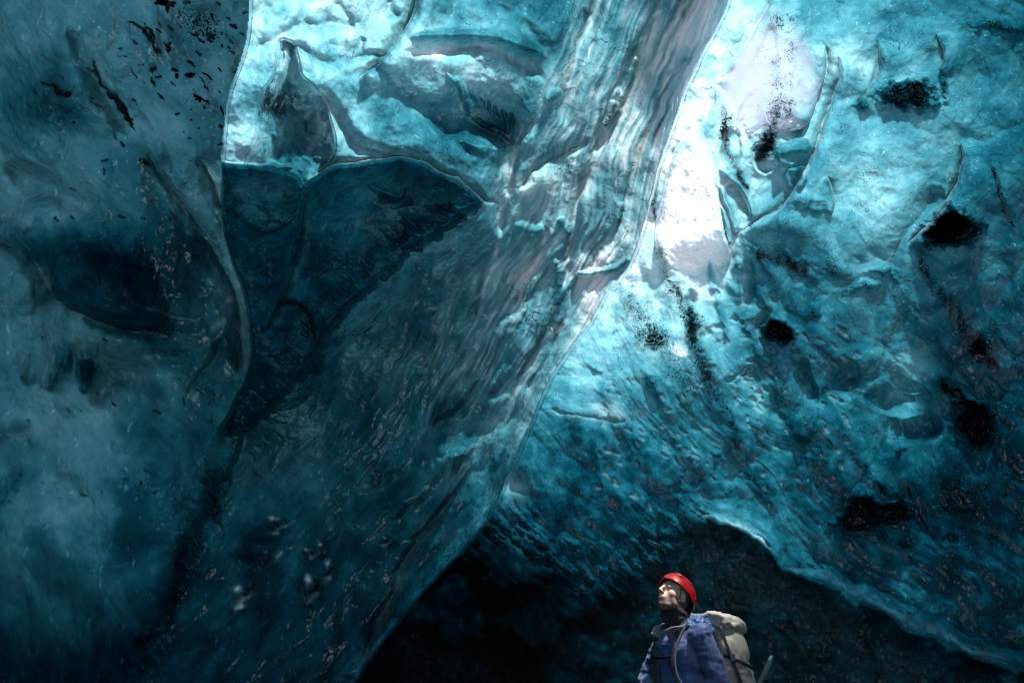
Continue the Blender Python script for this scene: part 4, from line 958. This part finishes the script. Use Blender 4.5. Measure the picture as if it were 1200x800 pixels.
ln = link('helmet_liner', helm(.119, .097, .106, False, 30, 60), FOAM, hl); ln.data.transform(HB)
bm = bmesh.new()
for k, (yy, ww) in enumerate(((-.012, .012), (.004, .009), (.016, .006), (.028, .012))):
    p = Vector((.60, yy / .106 + .25, .80)).normalized(); c = Vector((p.x * .1275, p.y * .1055, p.z * .1145)); q = p.to_track_quat('Z', 'Y').to_matrix().to_4x4()
    bmesh.ops.create_cube(bm, size=1, matrix=Matrix.Translation(c) @ q @ Matrix.Diagonal((.006 + .004 * (k % 2), ww, .003, 1)))
me = bpy.data.meshes.new('mark'); bm.to_mesh(me); bm.free(); me.transform(HB); link('printed_mark', me, WHITE, hl)
for s in (1, -1):
    bm = bmesh.new(); chain(bm, [H_(.03, s * .083, .03), H_(.012, s * .079, -.04), H_(.02, s * .060, -.095), H_(.035, s * .0, -.125)], [.0032] * 4, 8); chain(bm, [H_(-.05, s * .08, .0), H_(.012, s * .079, -.045)], [.003] * 2, 8)
    ell(bm, H_(.012, s * .082, -.045), (.010, .006, .012), HR)
    me = bpy.data.meshes.new('chin_strap'); bm.to_mesh(me); bm.free(); link('chin_strap', me, DARKW, hl)

# ------------------------------------------------------------------ rucksack
def soft(c, r, p=3.2, seg=44, taper=0):
    bm = bmesh.new(); bmesh.ops.create_uvsphere(bm, u_segments=seg * 2, v_segments=seg, radius=1)
    for v in bm.verts:
        q = v.co; n = (abs(q.x) ** p + abs(q.y) ** p + abs(q.z) ** p) ** (1 / p); q = q / n
        k = 1 + taper * q.z
        v.co = Vector((c[0] + q.x * r[0] * k, c[1] + q.y * r[1] * k, c[2] + q.z * r[2]))
    me = bpy.data.meshes.new('soft'); bm.to_mesh(me); bm.free()
    for q in me.polygons: q.use_smooth = True
    return me
pk = bpy.data.objects.new('rucksack', None); col.objects.link(pk); pk.matrix_world = BM
pk['label'] = 'pale grey rucksack on the back of the man in the red helmet'; pk['category'] = 'backpack'
me = soft((-.285, 0, 1.215), (.105, .165, .30), 3.4, taper=.12); wrinkle(me, .010, 7, 3, (1, 1, 1.3)); wrinkle(me, .005, 17, 5); body = link('pack_body', me, PACKM, pk)
me = soft((-.295, 0, 1.505), (.118, .165, .055), 3.0); wrinkle(me, .013, 10, 9); wrinkle(me, .006, 26, 2)
a = verts(me); a[:, 2] += -(a[:, 0] + .29) * -.22; setv(me, a); lid = link('pack_lid', me, PACKM, pk)
me = soft((-.395, 0, 1.15), (.035, .12, .17), 3); wrinkle(me, .008, 12, 11); link('front_pocket', me, PACKM, pk)
for s in (1, -1):
    me = soft((-.29, s * .165, 1.03), (.075, .03, .12), 3); wrinkle(me, .008, 14, 4 + s); link('side_pocket', me, PACKM, pk)
def strip(pts, wdir, w, th=.004):
    rows = []
    for p in pts:
        p = Vector(p); d = Vector(wdir); rows.append([p - d * w / 2, p, p + d * w / 2])
    return ribbon(rows, th)
def curve(pts, n=20):
    out = []
    P_ = [Vector(p) for p in pts]; P_ = [P_[0] * 2 - P_[1]] + P_ + [P_[-1] * 2 - P_[-2]]
    for i in range(1, len(P_) - 2):
        for k in range(n):
            t = k / n; a, b, c, d = P_[i - 1:i + 3]
            out.append(.5 * ((2 * b) + (c - a) * t + (2 * a - 5 * b + 4 * c - d) * t * t + (3 * b - a - 3 * c + d) * t ** 3))
    out.append(P_[-2]); return out
for s in (1, -1):
    me = strip(curve([(-.17, s * .085, 1.45), (-.09, s * .10, 1.525), (.0, s * .105, 1.515), (.080, s * .108, 1.43), (.128, s * .108, 1.32), (.125, s * .125, 1.22), (.06, s * .185, 1.12), (-.10, s * .19, 1.05), (-.2, s * .15, 1.03)], 8), (0, 1, 0), .036, .010)
    st = link('shoulder_strap', me, WEB, pk)
    bm = bmesh.new(); chain(bm, [tuple(q) for q in curve([(-.02, s * .098, 1.532), (.06, s * .103, 1.478), (.115, s * .112, 1.39), (.143, s * .117, 1.31)], 4)], [.0045] * 13, 8)
    bmesh.ops.create_cube(bm, size=1, matrix=Matrix.Translation((.147, s * .115, 1.30)) @ Matrix.Diagonal((.014, .03, .022, 1)))
    me = bpy.data.meshes.new('strap_edge'); bm.to_mesh(me); bm.free(); link('load_cord', me, DARKW, st)
    for z0, dz in ((1.34, -.05), (1.17, -.03)):
        me = strip(curve([(-.185, s * .158, z0), (-.24, s * .176, z0 + dz * .4), (-.32, s * .176, z0 + dz), (-.385, s * .14, z0 + dz * 1.4)], 6), (.1, 0, 1), .018, .004); link('compression_strap', me, DARKW, pk)
    me = strip(curve([(-.20, s * .150, 1.49), (-.205, s * .168, 1.40), (-.24, s * .186, 1.25), (-.26, s * .20, 1.12)], 6), (1, 0, 0), .02, .004); link('lid_strap', me, DARKW, pk)
    bm = bmesh.new(); bmesh.ops.create_cube(bm, size=1, matrix=Matrix.Translation((-.222, s * .183, 1.33)) @ Matrix.Diagonal((.03, .012, .035, 1))); bmesh.ops.bevel(bm, geom=bm.edges[:], offset=.004, segments=2)
    me = bpy.data.meshes.new('buckle'); bm.to_mesh(me); bm.free(); link('buckle', me, METAL, pk)
    me = strip(curve([(-.40, s * .07, 1.53), (-.425, s * .07, 1.48), (-.43, s * .07, 1.40), (-.425, s * .07, 1.30)], 6), (0, 1, 0), .018, .004); link('lid_strap', me, DARKW, pk)
me = strip(curve([(.135, .115, 1.335), (.158, .06, 1.33), (.162, 0, 1.328), (.158, -.06, 1.33), (.135, -.115, 1.335)], 6), (0, 0, 1), .016, .004); link('sternum_strap', me, DARKW, pk)

# ice axe strapped to the pack, spike end up
ax = bpy.data.objects.new('ice_axe', None); col.objects.link(ax); ax.matrix_world = BM
ax['label'] = 'ice axe handle poking out behind the grey rucksack'; ax['category'] = 'ice axe'
p0, p1 = Vector((-.46, .11, 1.22)), Vector((-.585, .08, 1.325))
WOOD = plain('worn_grip', (.28, .22, .17), .6)
bm = bmesh.new(); chain(bm, [Vector((-.33, .13, 1.08)), p0, p0.lerp(p1, .8)], [.013, .014, .016], 12); me = bpy.data.meshes.new('shaft'); bm.to_mesh(me); bm.free()
for q in me.polygons: q.use_smooth = True
link('shaft', me, WOOD, ax)
bm = bmesh.new(); chain(bm, [p0.lerp(p1, .78), p0.lerp(p1, .98), p0.lerp(p1, 1.06)], [.018, .017, .006], 12); me = bpy.data.meshes.new('spike'); bm.to_mesh(me); bm.free(); link('spike', me, METAL, ax)
bm = bmesh.new(); b0 = Vector((-.33, .13, 1.08)); chain(bm, [b0 + Vector((-.02, .13, -.045)), b0 + Vector((0, .07, -.008)), b0, b0 + Vector((0, -.05, -.005)), b0 + Vector((0, -.085, -.02))], [.003, .008, .012, .009, .010], 10)
me = bpy.data.meshes.new('axe_head'); bm.to_mesh(me); bm.free(); link('axe_head', me, METAL, ax)
